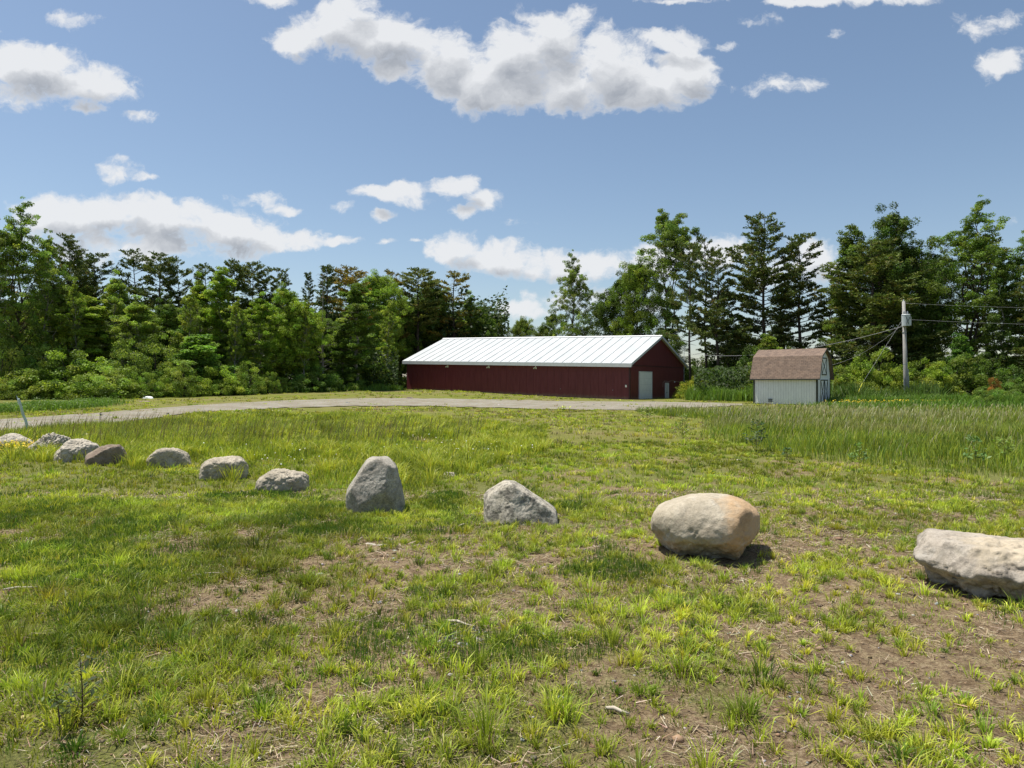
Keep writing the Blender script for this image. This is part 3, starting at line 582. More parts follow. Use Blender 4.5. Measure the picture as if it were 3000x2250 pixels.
rock(68, 148, 937, 980, [((-.62,0,.78),.50),((.4,0,.9),.58),((-.3,-.8,.5),.45),((.8,-.4,.3),.8)], RK_white, 'ridged pale boulder between yellow flowers and the angular boulder', p=18, amp=.07, depth=.7, seed=10, rough=1.8)
rock(-22, 68, 938, 968, [((-.5,0,.87),.36),((.5,0,.87),.40),((0,-.6,.8),.36)], RK_white, 'low grey white boulder at the left edge of the photo', p=10, amp=.04, depth=.6, seed=11)
rock(96, 127, 947, 963, [((-.4,0,.9),.5)], RK_brown, 'small dark brown boulder half hidden by flowers at the pipe foot', p=12, amp=.05, depth=.7, seed=12, sub=4)
rock(158, 258, 937, 952, [((0,-.3,1),.13),((.15,0,1),.14)], RK_white, 'long thin pale slab lying in grass behind the angular boulders', p=16, amp=.03, depth=.25, seed=13, sub=5)
# small loose stones, litter and sticks, each its own
def chip(px, py, wpx, label, m, hk=.35, nm='stone', cat='stone', sd=0, elong=1):
    x, y = gxy(px, py); w_ = wpx/F*y; bm = bmesh.new(); bmesh.ops.create_icosphere(bm, subdivisions=3, radius=.5)
    for v in bm.verts:
        c = v.co; d = Vector(c).normalized(); k = (sum(max(0, d.dot(Vector(n_).normalized()))**10/dd**10 for n_, dd in [((1,.2,.3),.5),((-1,.3,.1),.45),((0,1,.2),.4),((.1,-1,.3),.4),((0,0,1),.35),((0,0,-1),.4),((.6,-.5,.6),.42),((-.5,-.6,.4),.44)])+1)**(-.1)
        v.co = d*k*.5*(1+.12*float(vnoise(d.x*3+sd, d.y*3, d.z*3))); v.co.x *= w_*2; v.co.y *= w_*1.2/elong; v.co.z *= w_*2*hk
    me = bpy.data.meshes.new(nm); bm.to_mesh(me); bm.free(); me.materials.append(m); o = bpy.data.objects.new(nm, me); COL.objects.link(o)
    o.location = (x, y, float(gh(np.array([x]), np.array([y]))[0])+w_*hk*.25); o.rotation_euler = (0, 0, random.uniform(-.5, .5)); return tag(o, label, cat)
chip(320, 861, 20, 'white debris lump at the far side of the drive before the round shrub', M_white, .4, 'debris', 'debris', 1)
chip(312, 868, 24, 'flat dark debris lying just in front of the white lump', RK_brown, .15, 'debris', 'debris', 2)
chip(885, 861, 14, 'rust brown wood scrap on the far lawn by the tree edge', RK_brown, .4, 'debris', 'debris', 3)
chip(972, 1028, 30, 'pale broken stone in the grass right of the tall grey boulder', RK_white, .4, sd=4)
chip(1596, 997, 13, 'small white stone on the bare patch before the tall meadow', RK_white, .45, sd=5)
chip(822, 1163, 34, 'thin grey stone flake below the tall boulder, uppermost of three', RK_white, .12, 'stone_flake', 'stone flake', 6, 2)
chip(800, 1177, 26, 'pale stone flake left of the other two on bare soil', RK_white, .15, 'stone_flake', 'stone flake', 7, 1.5)
chip(826, 1180, 22, 'smallest pale stone flake lying lowest of three on bare soil', RK_white, .15, 'stone_flake', 'stone flake', 8, 1.5)
chip(2093, 928, 12, 'small white flower head standing in the tall meadow', RK_white, .5, 'debris', 'debris', 9)
M_stick = simple('bleached_wood', (.42, .37, .29), .8, .2, 20)
def stick(px, py, px2, py2, label, r=.007, z=.03):
    a = gxy(px, py); b = gxy(px2, py2); za = float(gh(np.array([a[0]]), np.array([a[1]]))[0]); A = Vector((a[0], a[1], za+z)); B_ = Vector((b[0], b[1], za+z*.8))-A
    m = MB(); m.tube([(0,0,0), B_*.35+Vector((0,.006,.008)), B_*.7+Vector((0,-.004,.002)), B_], [r, r*1.25, r, r*.5], 7); o = m.build('stick', M_stick, smooth=True); o.location = A; tag(o, label, 'stick')
stick(1308, 1542, 1360, 1549, 'bleached stick lying among grass tufts low in the centre', .009)
stick(968, 1352, 1025, 1362, 'pale stick on bare gravelly soil left of centre', .008)
stick(8, 1282, 88, 1276, 'thin reddish stick lying in the lawn at the left edge', .007)
stick(415, 1250, 500, 1240, 'slender twig on the left lawn above the dark grass', .005)
stick(990, 1140, 1018, 1132, 'short pale twig left of the lichen boulder', .008)

# ------------------------------------------------------------------ grass
def rockfree(x, y, k=.92):
    ok = np.ones(len(x), bool)
    for X, Y, a, b in ROCKS: ok &= ((x-X)/(a*k))**2+((y-Y)/(b*k))**2 > 1
    return ok
def blades(x, y, z, h, w_, az, lean, col, tipcol=None):
    n = len(x); p = np.stack([x, y, z], 1); d = np.stack([np.cos(az), np.sin(az), az*0], 1); ya = az+RNG.uniform(-1.2, 1.2, n)+pi/2
    s = np.stack([np.cos(ya), np.sin(ya), az*0], 1)*w_[:, None]/2; up = np.array([0, 0, 1.])
    m1 = p+d*(lean*.28*h)[:, None]+up*(h*.55)[:, None]; tp = p+d*(lean*h)[:, None]+up*(h*np.sqrt(np.clip(1-(lean*.8)**2, .08, 1)))[:, None]
    V = np.stack([p-s*.8, p+s*.8, m1+s, m1-s, tp], 1).reshape(-1, 3); b = np.arange(n)[:, None]*5
    T = np.concatenate([b+[0, 1, 2], b+[0, 2, 3], b+[3, 2, 4]], 0)
    c = np.repeat(col[:, None, :], 5, 1).copy()
    if tipcol is not None: c[:, 4] = tipcol; c[:, 2:4] = c[:, 2:4]*.6+tipcol[:, None, :]*.4
    return V, T, c.reshape(-1, 3)
def join(parts):
    Vs, Ts, Cs = [], [], []; b = 0
    for V, T, C_ in parts: Vs.append(V); Ts.append(T+b); Cs.append(C_); b += len(V)
    return np.concatenate(Vs), np.concatenate(Ts), np.concatenate(Cs)
def area_pts(n, y0, y1, tmin=-.86, tmax=.86, pw=1.0):
    """points in the wedge of ground in front of the camera, a little wider than the photo"""
    y = (RNG.random(n)*(y1**(pw+1)-y0**(pw+1))+y0**(pw+1))**(1/(pw+1)); x = (RNG.uniform(tmin, tmax, n))*y+RNG.uniform(-.6, .6, n); return x, y
def pal(n, cols, wts, jit=.18):
    cols = np.array(cols); k = RNG.choice(len(cols), n, p=np.array(wts)/sum(wts)); c = cols[k]*(1+RNG.normal(0, jit, (n, 1))); return np.clip(c*(1+RNG.normal(0, .06, (n, 3))), .004, 1)
YG = (.36, .41, .045); MG = (.235, .30, .036); DG = (.11, .165, .022); BG = (.46, .48, .06); DRY = (.36, .30, .17); RD = (.16, .10, .06)
HT = (.11, .20, .032)
parts = []
def clumps(n, y0, y1, per, rad, hgt_, wid, tmin=-.86, tmax=.86, cover=lawn_cover, thr=.42, cols=None, wts=None, excl=True, leanr=(.2, 1.0), gain=3.0, dry=.2):
    x, y = area_pts(n, y0, y1, tmin, tmax); c = cover(x, y); k = (RNG.random(n) < np.clip((c-thr)*gain+.12, .03, 1)) & rockfree(x, y) & (~inpoly(x, y, ROADPOLY) | (RNG.random(n) < .35*(fb(x*.6, y*.6) > .25)))
    if excl: k &= ~(inpoly(x+.8*fb(x*.6, y*.6), y+.9*fb(x*.5+4, y*.5), MEADOW) & (RNG.random(n) < .8))
    x, y, c = x[k], y[k], c[k]; nc = len(x); m_ = RNG.integers(int(per*.5), int(per*1.6), nc); idx = np.repeat(np.arange(nc), m_); N = len(idx)
    sc = RNG.lognormal(0, .30, nc)[idx]*(.8+.3*np.clip(c, 0, 1))[idx]; a = RNG.uniform(0, 2*pi, N); r = np.abs(RNG.normal(0, rad*.6, N))*sc
    bx, by = x[idx]+np.cos(a)*r, y[idx]+np.sin(a)*r
    h = hgt_*sc*RNG.uniform(.5, 1.25, N); lean = RNG.uniform(*leanr, N)*np.clip(.55+r/(rad*sc)*.6, 0, 1.05)
    ct = pal(nc, cols or [YG, MG, BG, DG], wts or [5, 4, 1.6, 1.5], .14)[idx]*(1+RNG.normal(0, .12, (N, 1)))
    ct = ct*(1+.38*fb(x*.8+77, y*.8, o=3)-.16*ss(-.6, -2.2, x)*ss(10, 7, y))[idx][:, None]; dr = RNG.random(N) < dry; h[dr] *= .6; lean[dr] = RNG.uniform(.7, 1.25, int(dr.sum())); ct[dr] = pal(int(dr.sum()), [DRY, RD, (.10, .065, .05)], [3, 2, 2]); ct = np.clip(ct, .004, 1)
    z = gh(bx, by)-.004
    ok = rockfree(bx, by)
    bx, by, z, h, a, lean, ct = (q[ok] for q in (bx, by, z, h, a, lean, ct))
    w_ = wid*RNG.uniform(.6, 1.3, len(bx))*np.clip(by/9, 1, 9)**.75
    parts.append(blades(bx, by, z, h, w_, a, lean, ct, np.clip(ct*1.18, 0, 1)))
    return len(bx)
nb = 0
nb += clumps(1500, 2.3, 9.8, 44, .045, .08, .0056, gain=1.4, thr=.30, leanr=(.35, 1.15))       # crabgrass tufts
nb += clumps(420, 2.3, 6.5, 80, .07, .10, .0056, thr=.42, gain=1.2, leanr=(.3, 1.1))                # larger tufts close by
nb += clumps(6200, 2.3, 9.8, 30, .035, .066, .0058, tmin=-.3, cover=lambda x, y: .45+.4*fb(x*1.7+31, y*1.7, o=2)-.25*np.exp(-((x-3.4)**2/.6+(y-4.4)**2/.3)), thr=.3, gain=2, leanr=(.4, 1.2), wts=[5, 3, 2.5, .8])
nb += clumps(10500, 2.3, 9.8, 18, .07, .034, .005, thr=.05, gain=1.6, dry=.3)                 # little sprigs between
nb += clumps(2600, 3.4, 10, 60, .10, .06, .006, tmin=-.86, tmax=-.1, thr=.5, leanr=(.3, 1.1))  # left lawn
nb += clumps(9000, 8.6, 20, 26, .10, .065, .0085, thr=.30, cols=[YG, MG, BG, DG], wts=[5, 3, 2, 1], dry=.16)
nb += clumps(7500, 19, 46, 20, .2, .10, .012, cover=lambda x, y: .5+fb(x*.25, y*.25)*.4, thr=.3, cols=[YG, BG, DRY, MG], wts=[4, 3, 2.6, 2], dry=.3)
nb += clumps(5000, 46, 100, 14, .35, .10, .02, cover=lambda x, y: .5+fb(x*.15, y*.15)*.5, thr=.3, cols=[YG, BG, DRY, MG], wts=[4, 3, 1.6, 2.4], dry=.2)
V, T, C_ = join(parts); lawn = raw('grass', V, T, 3, M_grass, col=C_); tag(lawn, 'short yellow green grass tufts growing over the field and both sides of the drive', 'grass', kind='stuff')
print('lawn blades', nb)
# horsetail / fine dark grass patches at the left and low centre
parts = []
x, y = area_pts(420000, 2.4, 11)
f = fb(x*1.15+50, y*1.15+11, o=3)+.32*ss(-.5, -3.5, x)-.45*ss(.8, 2.2, x)-.5*ss(8, 11, y)+.6*np.exp(-((x-2.1)**2/.35+(y-3.9)**2/.5))+.3*np.exp(-((x+.75)**2/.5+(y-5.2)**2/.5))
k = (RNG.random(len(x)) < np.clip((f-.22)*2.6, 0, 1)) & rockfree(x, y); x, y = x[k], y[k]; n = len(x)
h = RNG.uniform(.03, .09, n); c = pal(n, [HT, (.06, .14, .02), DG, MG], [5, 4, 2, 1], .15)
parts.append(blades(x, y, gh(x, y)-.004, h, np.full(n, .0036)*np.clip(y/5, 1, 3), RNG.uniform(0, 2*pi, n), RNG.uniform(0, .35, n), c, np.clip(c*1.15, 0, 1)))
V, T, C_ = join(parts); tag(raw('horsetail', V, T, 3, M_grass, col=C_), 'fine dark green horsetail patches spreading through the near lawn', 'grass', kind='stuff'); print('horsetail', n)
# tall lush grass behind the boulders (left of centre)
def fill_poly(poly, dens_n, ymin=None):
    P = np.array(poly); x = RNG.uniform(P[:, 0].min(), P[:, 0].max(), dens_n); y = RNG.uniform(P[:, 1].min(), P[:, 1].max(), dens_n); k = inpoly(x, y, poly) & rockfree(x, y) & ~inpoly(x, y, ROADPOLY); return x[k], y[k]
parts = []; x, y = fill_poly(LUSH, 420000); vis = np.abs(x/y) < .86; x, y = x[vis], y[vis]; f = fb(x*.5, y*.5, o=3)
k = RNG.random(len(x)) < np.clip(.55+f, .12, 1)*np.clip(1.15-y/50, .4, 1)*ss(9, 11, y); x, y, f = x[k], y[k], f[k]; n = len(x)
h = RNG.uniform(.07, .21, n)*(1+.6*f)*(.6+.6*ss(10, 15, y))*(1+.35*ss(-3, -8, x)*ss(13, 19, y)); c = pal(n, [MG, YG, DG, BG], [4, 4.2, 2, 1.6], .14); c = c*(1+.35*fb(x*1.1+7, y*1.1)[:, None])
parts.append(blades(x, y, hgt(x, y), h, .009*np.clip(y/11, 1, 3)*RNG.uniform(.6, 1.3, n), RNG.uniform(0, 2*pi, n), RNG.uniform(.1, .75, n), np.clip(c, .004, 1)))
ncl = 420; j = RNG.integers(0, n, ncl); idx = np.repeat(j, 60); N = len(idx); a = RNG.uniform(0, 2*pi, N); r = np.abs(RNG.normal(0, .09, N)); bx, by = x[idx]+np.cos(a)*r, y[idx]+np.sin(a)*r   # bright arching tussocks
parts.append(blades(bx, by, hgt(bx, by), RNG.uniform(.25, .42, N), .009*np.clip(by/11, 1, 3), a, RNG.uniform(.3, 1.1, N), pal(N, [BG, YG], [2, 1], .12)))
# dark seed stems standing above the grass near the drive
j = np.where((y > 17) & (y < 27) & (x < -1))[0]; j = RNG.choice(j, 1600); sx, sy = x[j], y[j]; nn = len(sx)
parts.append(blades(sx, sy, hgt(sx, sy), RNG.uniform(.45, .85, nn), np.full(nn, .014), RNG.uniform(-.5, .8, nn), RNG.uniform(.1, .45, nn), pal(nn, [DG, (.16, .14, .07)], [1, 1]), pal(nn, [(.20, .16, .09)], [1])))
V, T, C_ = join(parts); tag(raw('lush_grass', V, T, 3, M_grass, col=C_), 'tall lush bright green grass behind the line of boulders', 'grass', kind='stuff'); print('lush', len(V)//5)
# tall meadow at the right
parts = []; x, y = fill_poly([(a_+(a_-16)*.06, b_+(b_-24)*.06) for a_, b_ in MEADOW], 480000); k = inpoly(x+1.5*fb(x*.5, y*.5)+RNG.normal(0, .5, len(x)), y+1.5*fb(x*.45+4, y*.45)+RNG.normal(0, .5, len(x)), MEADOW); x, y = x[k], y[k]; vis = np.abs(x/y) < .86; x, y = x[vis], y[vis]; f = fb(x*.35, y*.35, o=3); kk_ = np.clip(1.2-y/48, .3, 1); k = RNG.random(len(x)) < kk_; x, y, f = x[k], y[k], f[k]; n = len(x)
edge_ = ss(10, 15, y-.0*x); h = RNG.uniform(.13, .36, n)*(.45+.55*edge_)*(1+.5*f); c = pal(n, [DG, MG, YG, (.17, .25, .045)], [1.6, 4, 3, 3], .14)*(1+.3*fb(x*.8, y*.8+3)[:, None])
wpal = (ss(-.35, .35, fb(x*.11+2, y*.11+9))*ss(15, 26, y))[:, None]; c = c*(1-.6*wpal)+np.array([.36, .33, .15])*.6*wpal
parts.append(blades(x, y, hgt(x, y), h, .010*np.clip(y/12, 1, 3)*RNG.uniform(.6, 1.3, n), RNG.uniform(0, 2*pi, n), RNG.uniform(.05, .5, n), np.clip(c, .004, 1)))
# seed heads: thin stem plus pale plume
k = RNG.random(n) < np.clip(.008+.055*ss(18, 34, y)*(.35+ss(-.2, .4, fb(x*.2+5, y*.2))), 0, 1); sx, sy = x[k], y[k]; nn = len(sx); h = RNG.uniform(.4, .62, nn)*(.6+.4*ss(12, 20, sy)); az = RNG.normal(.3, .6, nn); le = RNG.uniform(.1, .5, nn)
c = pal(nn, [(.40, .37, .20), (.33, .29, .16), (.46, .44, .27), (.30, .32, .11)], [3, 2, 2, 3]); c0 = pal(nn, [MG, (.22, .24, .09)], [1, 1])
parts.append(blades(sx, sy, hgt(sx, sy), h, .009*np.clip(sy/12, 1, 3), az, le, c0, c))
tx = sx+np.cos(az)*le*h*.75; ty = sy+np.sin(az)*le*h*.75; parts.append(blades(tx, ty, hgt(tx, ty)+h*.74, h*.3, .012*np.clip(sy/16, 1, 2.4), az, le*1.3, c, c))
V, T, C_ = join(parts); tag(raw('meadow_grass', V, T, 3, M_grass, col=C_), 'tall meadow grass with pale seed heads in front of the shed', 'grass', kind='stuff'); print('meadow', len(V)//5)
# dead thatch lying on the soil
x, y = area_pts(130000, 2.3, 11); k = rockfree(x, y); x, y = x[k], y[k]; cl = fb(x*2.2+9, y*2.2); k = RNG.random(len(x)) < np.clip(.45+cl, .06, 1); x, y = x[k], y[k]; n = len(x)
az = RNG.uniform(0, 2*pi, n); L = RNG.uniform(.03, .10, n); wd = RNG.uniform(.0022, .005, n)*np.clip(y/5, 1, 2); z = gh(x, y)+RNG.uniform(.002, .014, n); p = np.stack([x, y, z], 1); d = np.stack([np.cos(az)*L, np.sin(az)*L, RNG.uniform(-.15, .35, n)*L], 1); s = np.stack([-np.sin(az)*wd, np.cos(az)*wd, wd*RNG.uniform(-.5, .5, n)], 1)
V = np.stack([p-s/2, p+s/2, p+d+s/4, p+d-s/4], 1).reshape(-1, 3); C_ = np.repeat(pal(n, [(.42, .34, .23), (.30, .23, .15), (.15, .11, .075), (.5, .44, .34)], [4, 3, 4, 1]), 4, 0)
tag(raw('dead_grass', V, np.arange(4*n).reshape(-1, 4), 4, M_thatch, col=C_), 'dry dead grass and roots strewn on the bare soil', 'dead grass', kind='stuff')
# clods and pebbles
def pebbles(name, n, y0, y1, size, mat_, label, cat, cols, tmin=-.86, tmax=.86, keep=None):
    x, y = area_pts(n, y0, y1, tmin, tmax); k = rockfree(x, y)
    if keep is not None: k &= keep(x, y)
    x, y = x[k], y[k]; n = len(x); bm = bmesh.new(); bmesh.ops.create_icosphere(bm, subdivisions=1, radius=1); bv = np.array([v.co[:] for v in bm.verts]); bf = np.array([[v.index for v in f_.verts] for f_ in bm.faces]); bm.free()
    s = size*RNG.lognormal(0, .5, n); sc = np.stack([s, s*RNG.uniform(.6, 1, n), s*RNG.uniform(.35, .7, n)], 1); a = RNG.uniform(0, pi, n)
    V = bv[None]*sc[:, None]*(1+RNG.normal(0, .14, (n, len(bv), 1))); ca_, sa_ = np.cos(a)[:, None], np.sin(a)[:, None]
    V = np.stack([V[..., 0]*ca_-V[..., 1]*sa_+x[:, None], V[..., 0]*sa_+V[..., 1]*ca_+y[:, None], V[..., 2]+(gh(x, y)+s*.15)[:, None]], 2).reshape(-1, 3)
    T = (bf[None]+np.arange(n)[:, None, None]*len(bv)).reshape(-1, 3); C_ = np.repeat(pal(n, cols, [1]*len(cols), .2), len(bv), 0)
    return tag(raw(name, V, T, 3, mat_, col=C_), label, cat, kind='stuff')
pebbles('soil_clods', 9000, 2.3, 9, .008, M_thatch, 'crumbs of brown soil between the grass tufts', 'soil', [(.24, .17, .11), (.17, .12, .075), (.3, .22, .14)])
pebbles('pebbles', 1500, 2.3, 10, .008, M_thatch, 'small grey pebbles scattered over the bare soil', 'pebbles', [(.38, .37, .35), (.28, .28, .29), (.45, .42, .38)])
pebbles('gravel_patch', 2400, 4.0, 5.1, .008, M_thatch, 'patch of blue grey gravel chips left of centre', 'gravel', [(.38, .39, .40), (.27, .28, .3), (.46, .45, .43)], -.3, .1, keep=lambda x, y: ((x+.38)/.22)**2+((y-4.62)/.22)**2 < 1+.6*fb(x*8, y*8))
pebbles('drive_stones', 9000, 20, 60, .028, M_thatch, 'loose stones on the surface of the gravel drive', 'gravel', [(.34, .32, .30), (.24, .22, .2), (.42, .4, .37)], -.8, .3, keep=lambda x, y: inpoly(x, y, ROADPOLY))
# broad leaved weeds near the camera
def leafquads(cen, nrm, size, asp=.55, roll=None):
    n = len(cen); nrm = nrm/np.linalg.norm(nrm, axis=1)[:, None]; r = RNG.normal(0, 1, (n, 3)); t_ = np.cross(nrm, r); t_ /= np.linalg.norm(t_, axis=1)[:, None]; b_ = np.cross(nrm, t_); s = size[:, None]
    V = np.stack([cen-t_*s*.5, cen+b_*s*asp*.5-t_*s*.05+nrm*s*.08, cen+t_*s*.5, cen-b_*s*asp*.5-t_*s*.05+nrm*s*.08], 1).reshape(-1, 3); return V
def weed(px, py, h, nl, ls, label, col, spread=.35, cat='weed', nm='weed', stem=(.10, .07, .04)):
    x, y = gxy(px, py); z = float(gh(np.array([x]), np.array([y]))[0]); root = empty(nm, (x, y, z), label=label, cat=cat)
    m = MB(); top = Vector((random.uniform(-.1, .1)*h, random.uniform(-.05, .05)*h, h)); m.tube([(0, 0, -.02), top*.5+Vector((.02*h, 0, 0)), top], [.0045, .0035, .002], 5)
    cs = []
    for i in range(nl):
        t_ = random.uniform(.15, 1); a = i*2.4; c0 = top*t_; e = c0+Vector((math.cos(a), math.sin(a), .5))*h*spread*(1.1-t_*.7); m.tube([c0, e], [.0025, .0015], 4)
        for q_ in range(3): cs.append(c0.lerp(e, .5+.25*q_)+Vector((random.uniform(-1, 1), random.uniform(-1, 1), random.uniform(-.3, .6)))*ls*.5)
    m.build('stem', simple('weed_stem', stem, .7), root); cen = np.array([c_[:] for c_ in cs]); n = len(cen)
    nr = RNG.normal(0, .5, (n, 3))+[0, -.25, 1]; raw('foliage', leafquads(cen, nr, ls*RNG.uniform(.7, 1.3, n), .4), np.arange(4*n).reshape(-1, 4), 4, M_grass, root, col=np.repeat(pal(n, [col], [1], .2), 4, 0))
weed(178, 1575, .33, 12, .045, 'tall dark stemmed weed low at the left with sparse leaves', (.09, .12, .05), .35)
weed(130, 1600, .2, 9, .04, 'shorter brown stemmed weed left of the tall dark one', (.14, .2, .03))
weed(1633, 978, .75, 40, .10, 'bushy dark weed at the near edge of the tall meadow', (.055, .10, .03), .4)
weed(1858, 1010, .45, 18, .11, 'bright milkweed plant at the meadow edge', (.16, .27, .07), .5)
weed(2108, 1010, .6, 22, .10, 'taller pale milkweed in the meadow near the right side', (.15, .26, .07), .35)
weed(2170, 1000, .5, 26, .10, 'bright round weed close to the right edge of the meadow', (.20, .28, .05), .5)
weed(1700, 992, .22, 10, .10, 'low dark broad leaved weed on the bare patch', (.06, .13, .03), .6)
weed(1400, 935, .8, 30, .11, 'light green bushy weed at the left end of the tall meadow', (.20, .26, .06), .5)
weed(1475, 948, .7, 34, .10, 'light green weed right of the bushy one at the meadow edge', (.19, .25, .06), .45)
# flowers
def flowers(name, pts, h0, h1, size, cols, label):
    x, y = pts; n = len(x); z = hgt(x, y)+RNG.uniform(h0, h1, n); cen = np.stack([x, y, z], 1); V = leafquads(cen, RNG.normal(0, .35, (n, 3))+[0, -.5, 1], size*RNG.uniform(.6, 1.3, n), .95)
    st = blades(x, y, hgt(x, y), z-hgt(x, y), np.full(n, .006), x*0, x*0, pal(n, [MG], [1])); q4 = st[1]; 
    cl = np.repeat(pal(n, cols, [1]*len(cols), .1), 4, 0); T4 = np.arange(4*n).reshape(-1, 4); T3 = np.concatenate([T4[:, :3], T4[:, [0, 2, 3]]]); V2, T2, C2 = join([(V, T3, cl), st])
    tag(raw(name, V2, T2, 3, M_petal, col=C2), label, 'flowers', kind='stuff')
YF = [(.75, .52, .02), (.8, .62, .04)]
def blob(px, py, rx, ry, n):
    a = RNG.normal(0, 1, (n, 2)); P = [gxy(px+u*rx, py+v*ry) for u, v in np.clip(a, -2, 2)]; return np.array(P).T
f1 = np.concatenate([blob(50, 972, 40, 7, 330), blob(100, 960, 25, 4, 120), blob(215, 952, 25, 3, 90), blob(275, 952, 22, 4, 60)], 1)
flowers('yellow_flowers', f1, .08, .22, .05, YF, 'yellow flowers around the boulders at the left edge')
f2 = np.concatenate([blob(x_, 878, w_, 1.5, k_) for x_, w_, k_ in ((1860, 30, 150), (1950, 30, 260), (2020, 20, 120), (1795, 10, 20))], 1)
flowers('yellow_flower_strip', f2[:, ::2], .3, .5, .11, YF, 'yellow flowers growing around the foot of the utility pole')
f3 = np.concatenate([blob(960, 920, 70, 12, 60), blob(1080, 905, 70, 10, 40), blob(1500, 905, 60, 10, 25)], 1)
flowers('buttercups', f3, .2, .35, .03, YF, 'scattered yellow buttercups in the lush grass before the barn')
f4 = np.concatenate([blob(545, 897, 45, 5, 60), blob(600, 1010, 80, 15, 30), blob(990, 985, 80, 15, 50)], 1)
flowers('white_flowers', f4, .2, .35, .03, [(.75, .75, .7)], 'scattered small white flowers along the grass by the drive')
# ------------------------------------------------------------------ trees: prototypes of unit design, then one object tree per tree
def tubes_np(segs, n=6):
    """segs: list of (pts list, radii list) -> V, quads"""
    mb = MB()
    for pts, rad in segs: mb.tube(pts, rad, n, cap=False)
    return np.array(mb.v), np.array(mb.f)
LC = [(.13, .19, .03), (.175, .25, .042), (.085, .135, .024), (.22, .29, .055)]
def curve(p0, d0, L, n=5, up=.25, wob=.08, rg=random):
    pts = [Vector(p0)]; d = Vector(d0).normalized()
    for i in range(n):
        d = (d+Vector((rg.uniform(-wob, wob), rg.uniform(-wob, wob), up/n+rg.uniform(-wob, wob)*.5))).normalized(); pts.append(pts[-1]+d*L/n)
    return pts
def crown_leaves(cents, rads, nper, ls, cols, wts, flat=.75):
    """leaf clumps: cents (n,3), rads (n); leaves mostly near the shell of each clump"""
    cents = np.array(cents); rads = np.array(rads); n = len(cents); cnt = np.maximum(8, (nper*(rads/rads.mean())**2*RNG.uniform(.7, 1.3, n)).astype(int)); idx = np.repeat(np.arange(n), cnt); N = len(idx)
    d = RNG.normal(0, 1, (N, 3)); d /= np.linalg.norm(d, axis=1)[:, None]; r = rads[idx]*RNG.uniform(.25, 1.08, N)**.6
    pos = cents[idx]+d*r[:, None]*[1, 1, flat]; nr = d*.55+RNG.normal(0, .75, (N, 3))+[0, -.0, .35]
    c = (pal(n, cols, wts, .10)[idx])*(1+RNG.normal(0, .16, (N, 1))); return pos, nr, ls*RNG.uniform(.6, 1.35, N), np.clip(c, .004, 1)
def decid(seed, H, W_, cb=.25, nl=34, nper=150, ls=.22, prof='oval', cr=.75, up=.55, stems=1, sub=5, gap=0., cols=LC, wts=(4, 3, 3, 1.5), lean=0, flat=.7, tr=.16):
    rg = random.Random(seed); segs = []; cents = []; rads = []
    for sidx in range(stems):
        off = Vector((rg.uniform(-.3, .3), rg.uniform(-.3, .3), 0))*(stems > 1); hh = H*(1 if sidx == 0 else rg.uniform(.8, .95)); top = Vector((lean*H+(rg.uniform(-.18, .18)*W_ if stems > 1 else rg.uniform(-.04, .04)*W_), rg.uniform(-.1, .1)*W_*(stems > 1), hh*.93))
        nT = 12; tp = [off+(top-off)*(i/nT)+Vector((math.sin(i*1.3+seed)*.012*H, math.cos(i*1.7+seed)*.012*H, 0))*(i > 0)*(.5+.5*i/nT) for i in range(nT+1)]
        segs.append((tp, [tr*H/20*(1.25 if i == 0 else 1-.88*i/nT) for i in range(nT+1)]))
        m = nl//stems
        for i in range(m):
            t_ = cb+(1-cb)*(i+.5)/m; k = (t_-cb)/(1-cb)
            pr = {'oval': math.sin(pi*min(1, .12+.88*k)**.85)**.7, 'cone': (1-k)**.75*.95+.08, 'dome': (.25+.75*math.sin(pi*(.1+.82*k)))*(1 if k > .3 else .45), 'column': .75*math.sin(pi*(.15+.8*k))**.4}[prof]
            L = W_/2*pr*rg.uniform(.65, 1.15)
            if rg.random() < gap: continue
            z = t_*nT*.97; j = min(int(z), nT-1); p0 = tp[j].lerp(tp[j+1], z-j); a = i*2.39996+rg.uniform(-.5, .5)+sidx
            dd_ = Vector((math.cos(a), math.sin(a), up*rg.uniform(.5, 1.3)+k*.5)); pts = curve(p0, dd_, L*1.08, 5, .35, .12, rg); segs.append((pts, [max(.012, tr*.33*H/20*(1-k*.55)*(1-.85*q/5)) for q in range(6)]))
            for q in range(sub):
                f = rg.uniform(.42, 1.02); z2 = min(f, .999)*5; j2 = int(z2); b = pts[j2].lerp(pts[j2+1], z2-j2)+(pts[5]-pts[4])*max(0, f-1)
                e = b+Vector((rg.gauss(0, 1), rg.gauss(0, 1), rg.uniform(-.2, .9)))*L*.20; segs.append(([b, b.lerp(e, .5)+Vector((0, 0, .05)), e], [.02, .014, .008])); cents.append(e[:]); rads.append(cr*rg.uniform(.5, 1.15)*(.75+.25*pr))
            cents.append(pts[5][:]); rads.append(cr*rg.uniform(.6, 1.1)*(.75+.25*pr))
        for q in range(9): cents.append((top.x+rg.gauss(0, .045)*W_, top.y+rg.gauss(0, .045)*W_, hh*rg.uniform(.86, .985)-cr*.25)); rads.append(cr*rg.uniform(.45, .9))
    return segs, crown_leaves(cents, rads, nper, ls, cols, wts, flat)
PC = [(.13, .165, .045), (.09, .13, .036), (.18, .205, .055), (.22, .19, .07)]
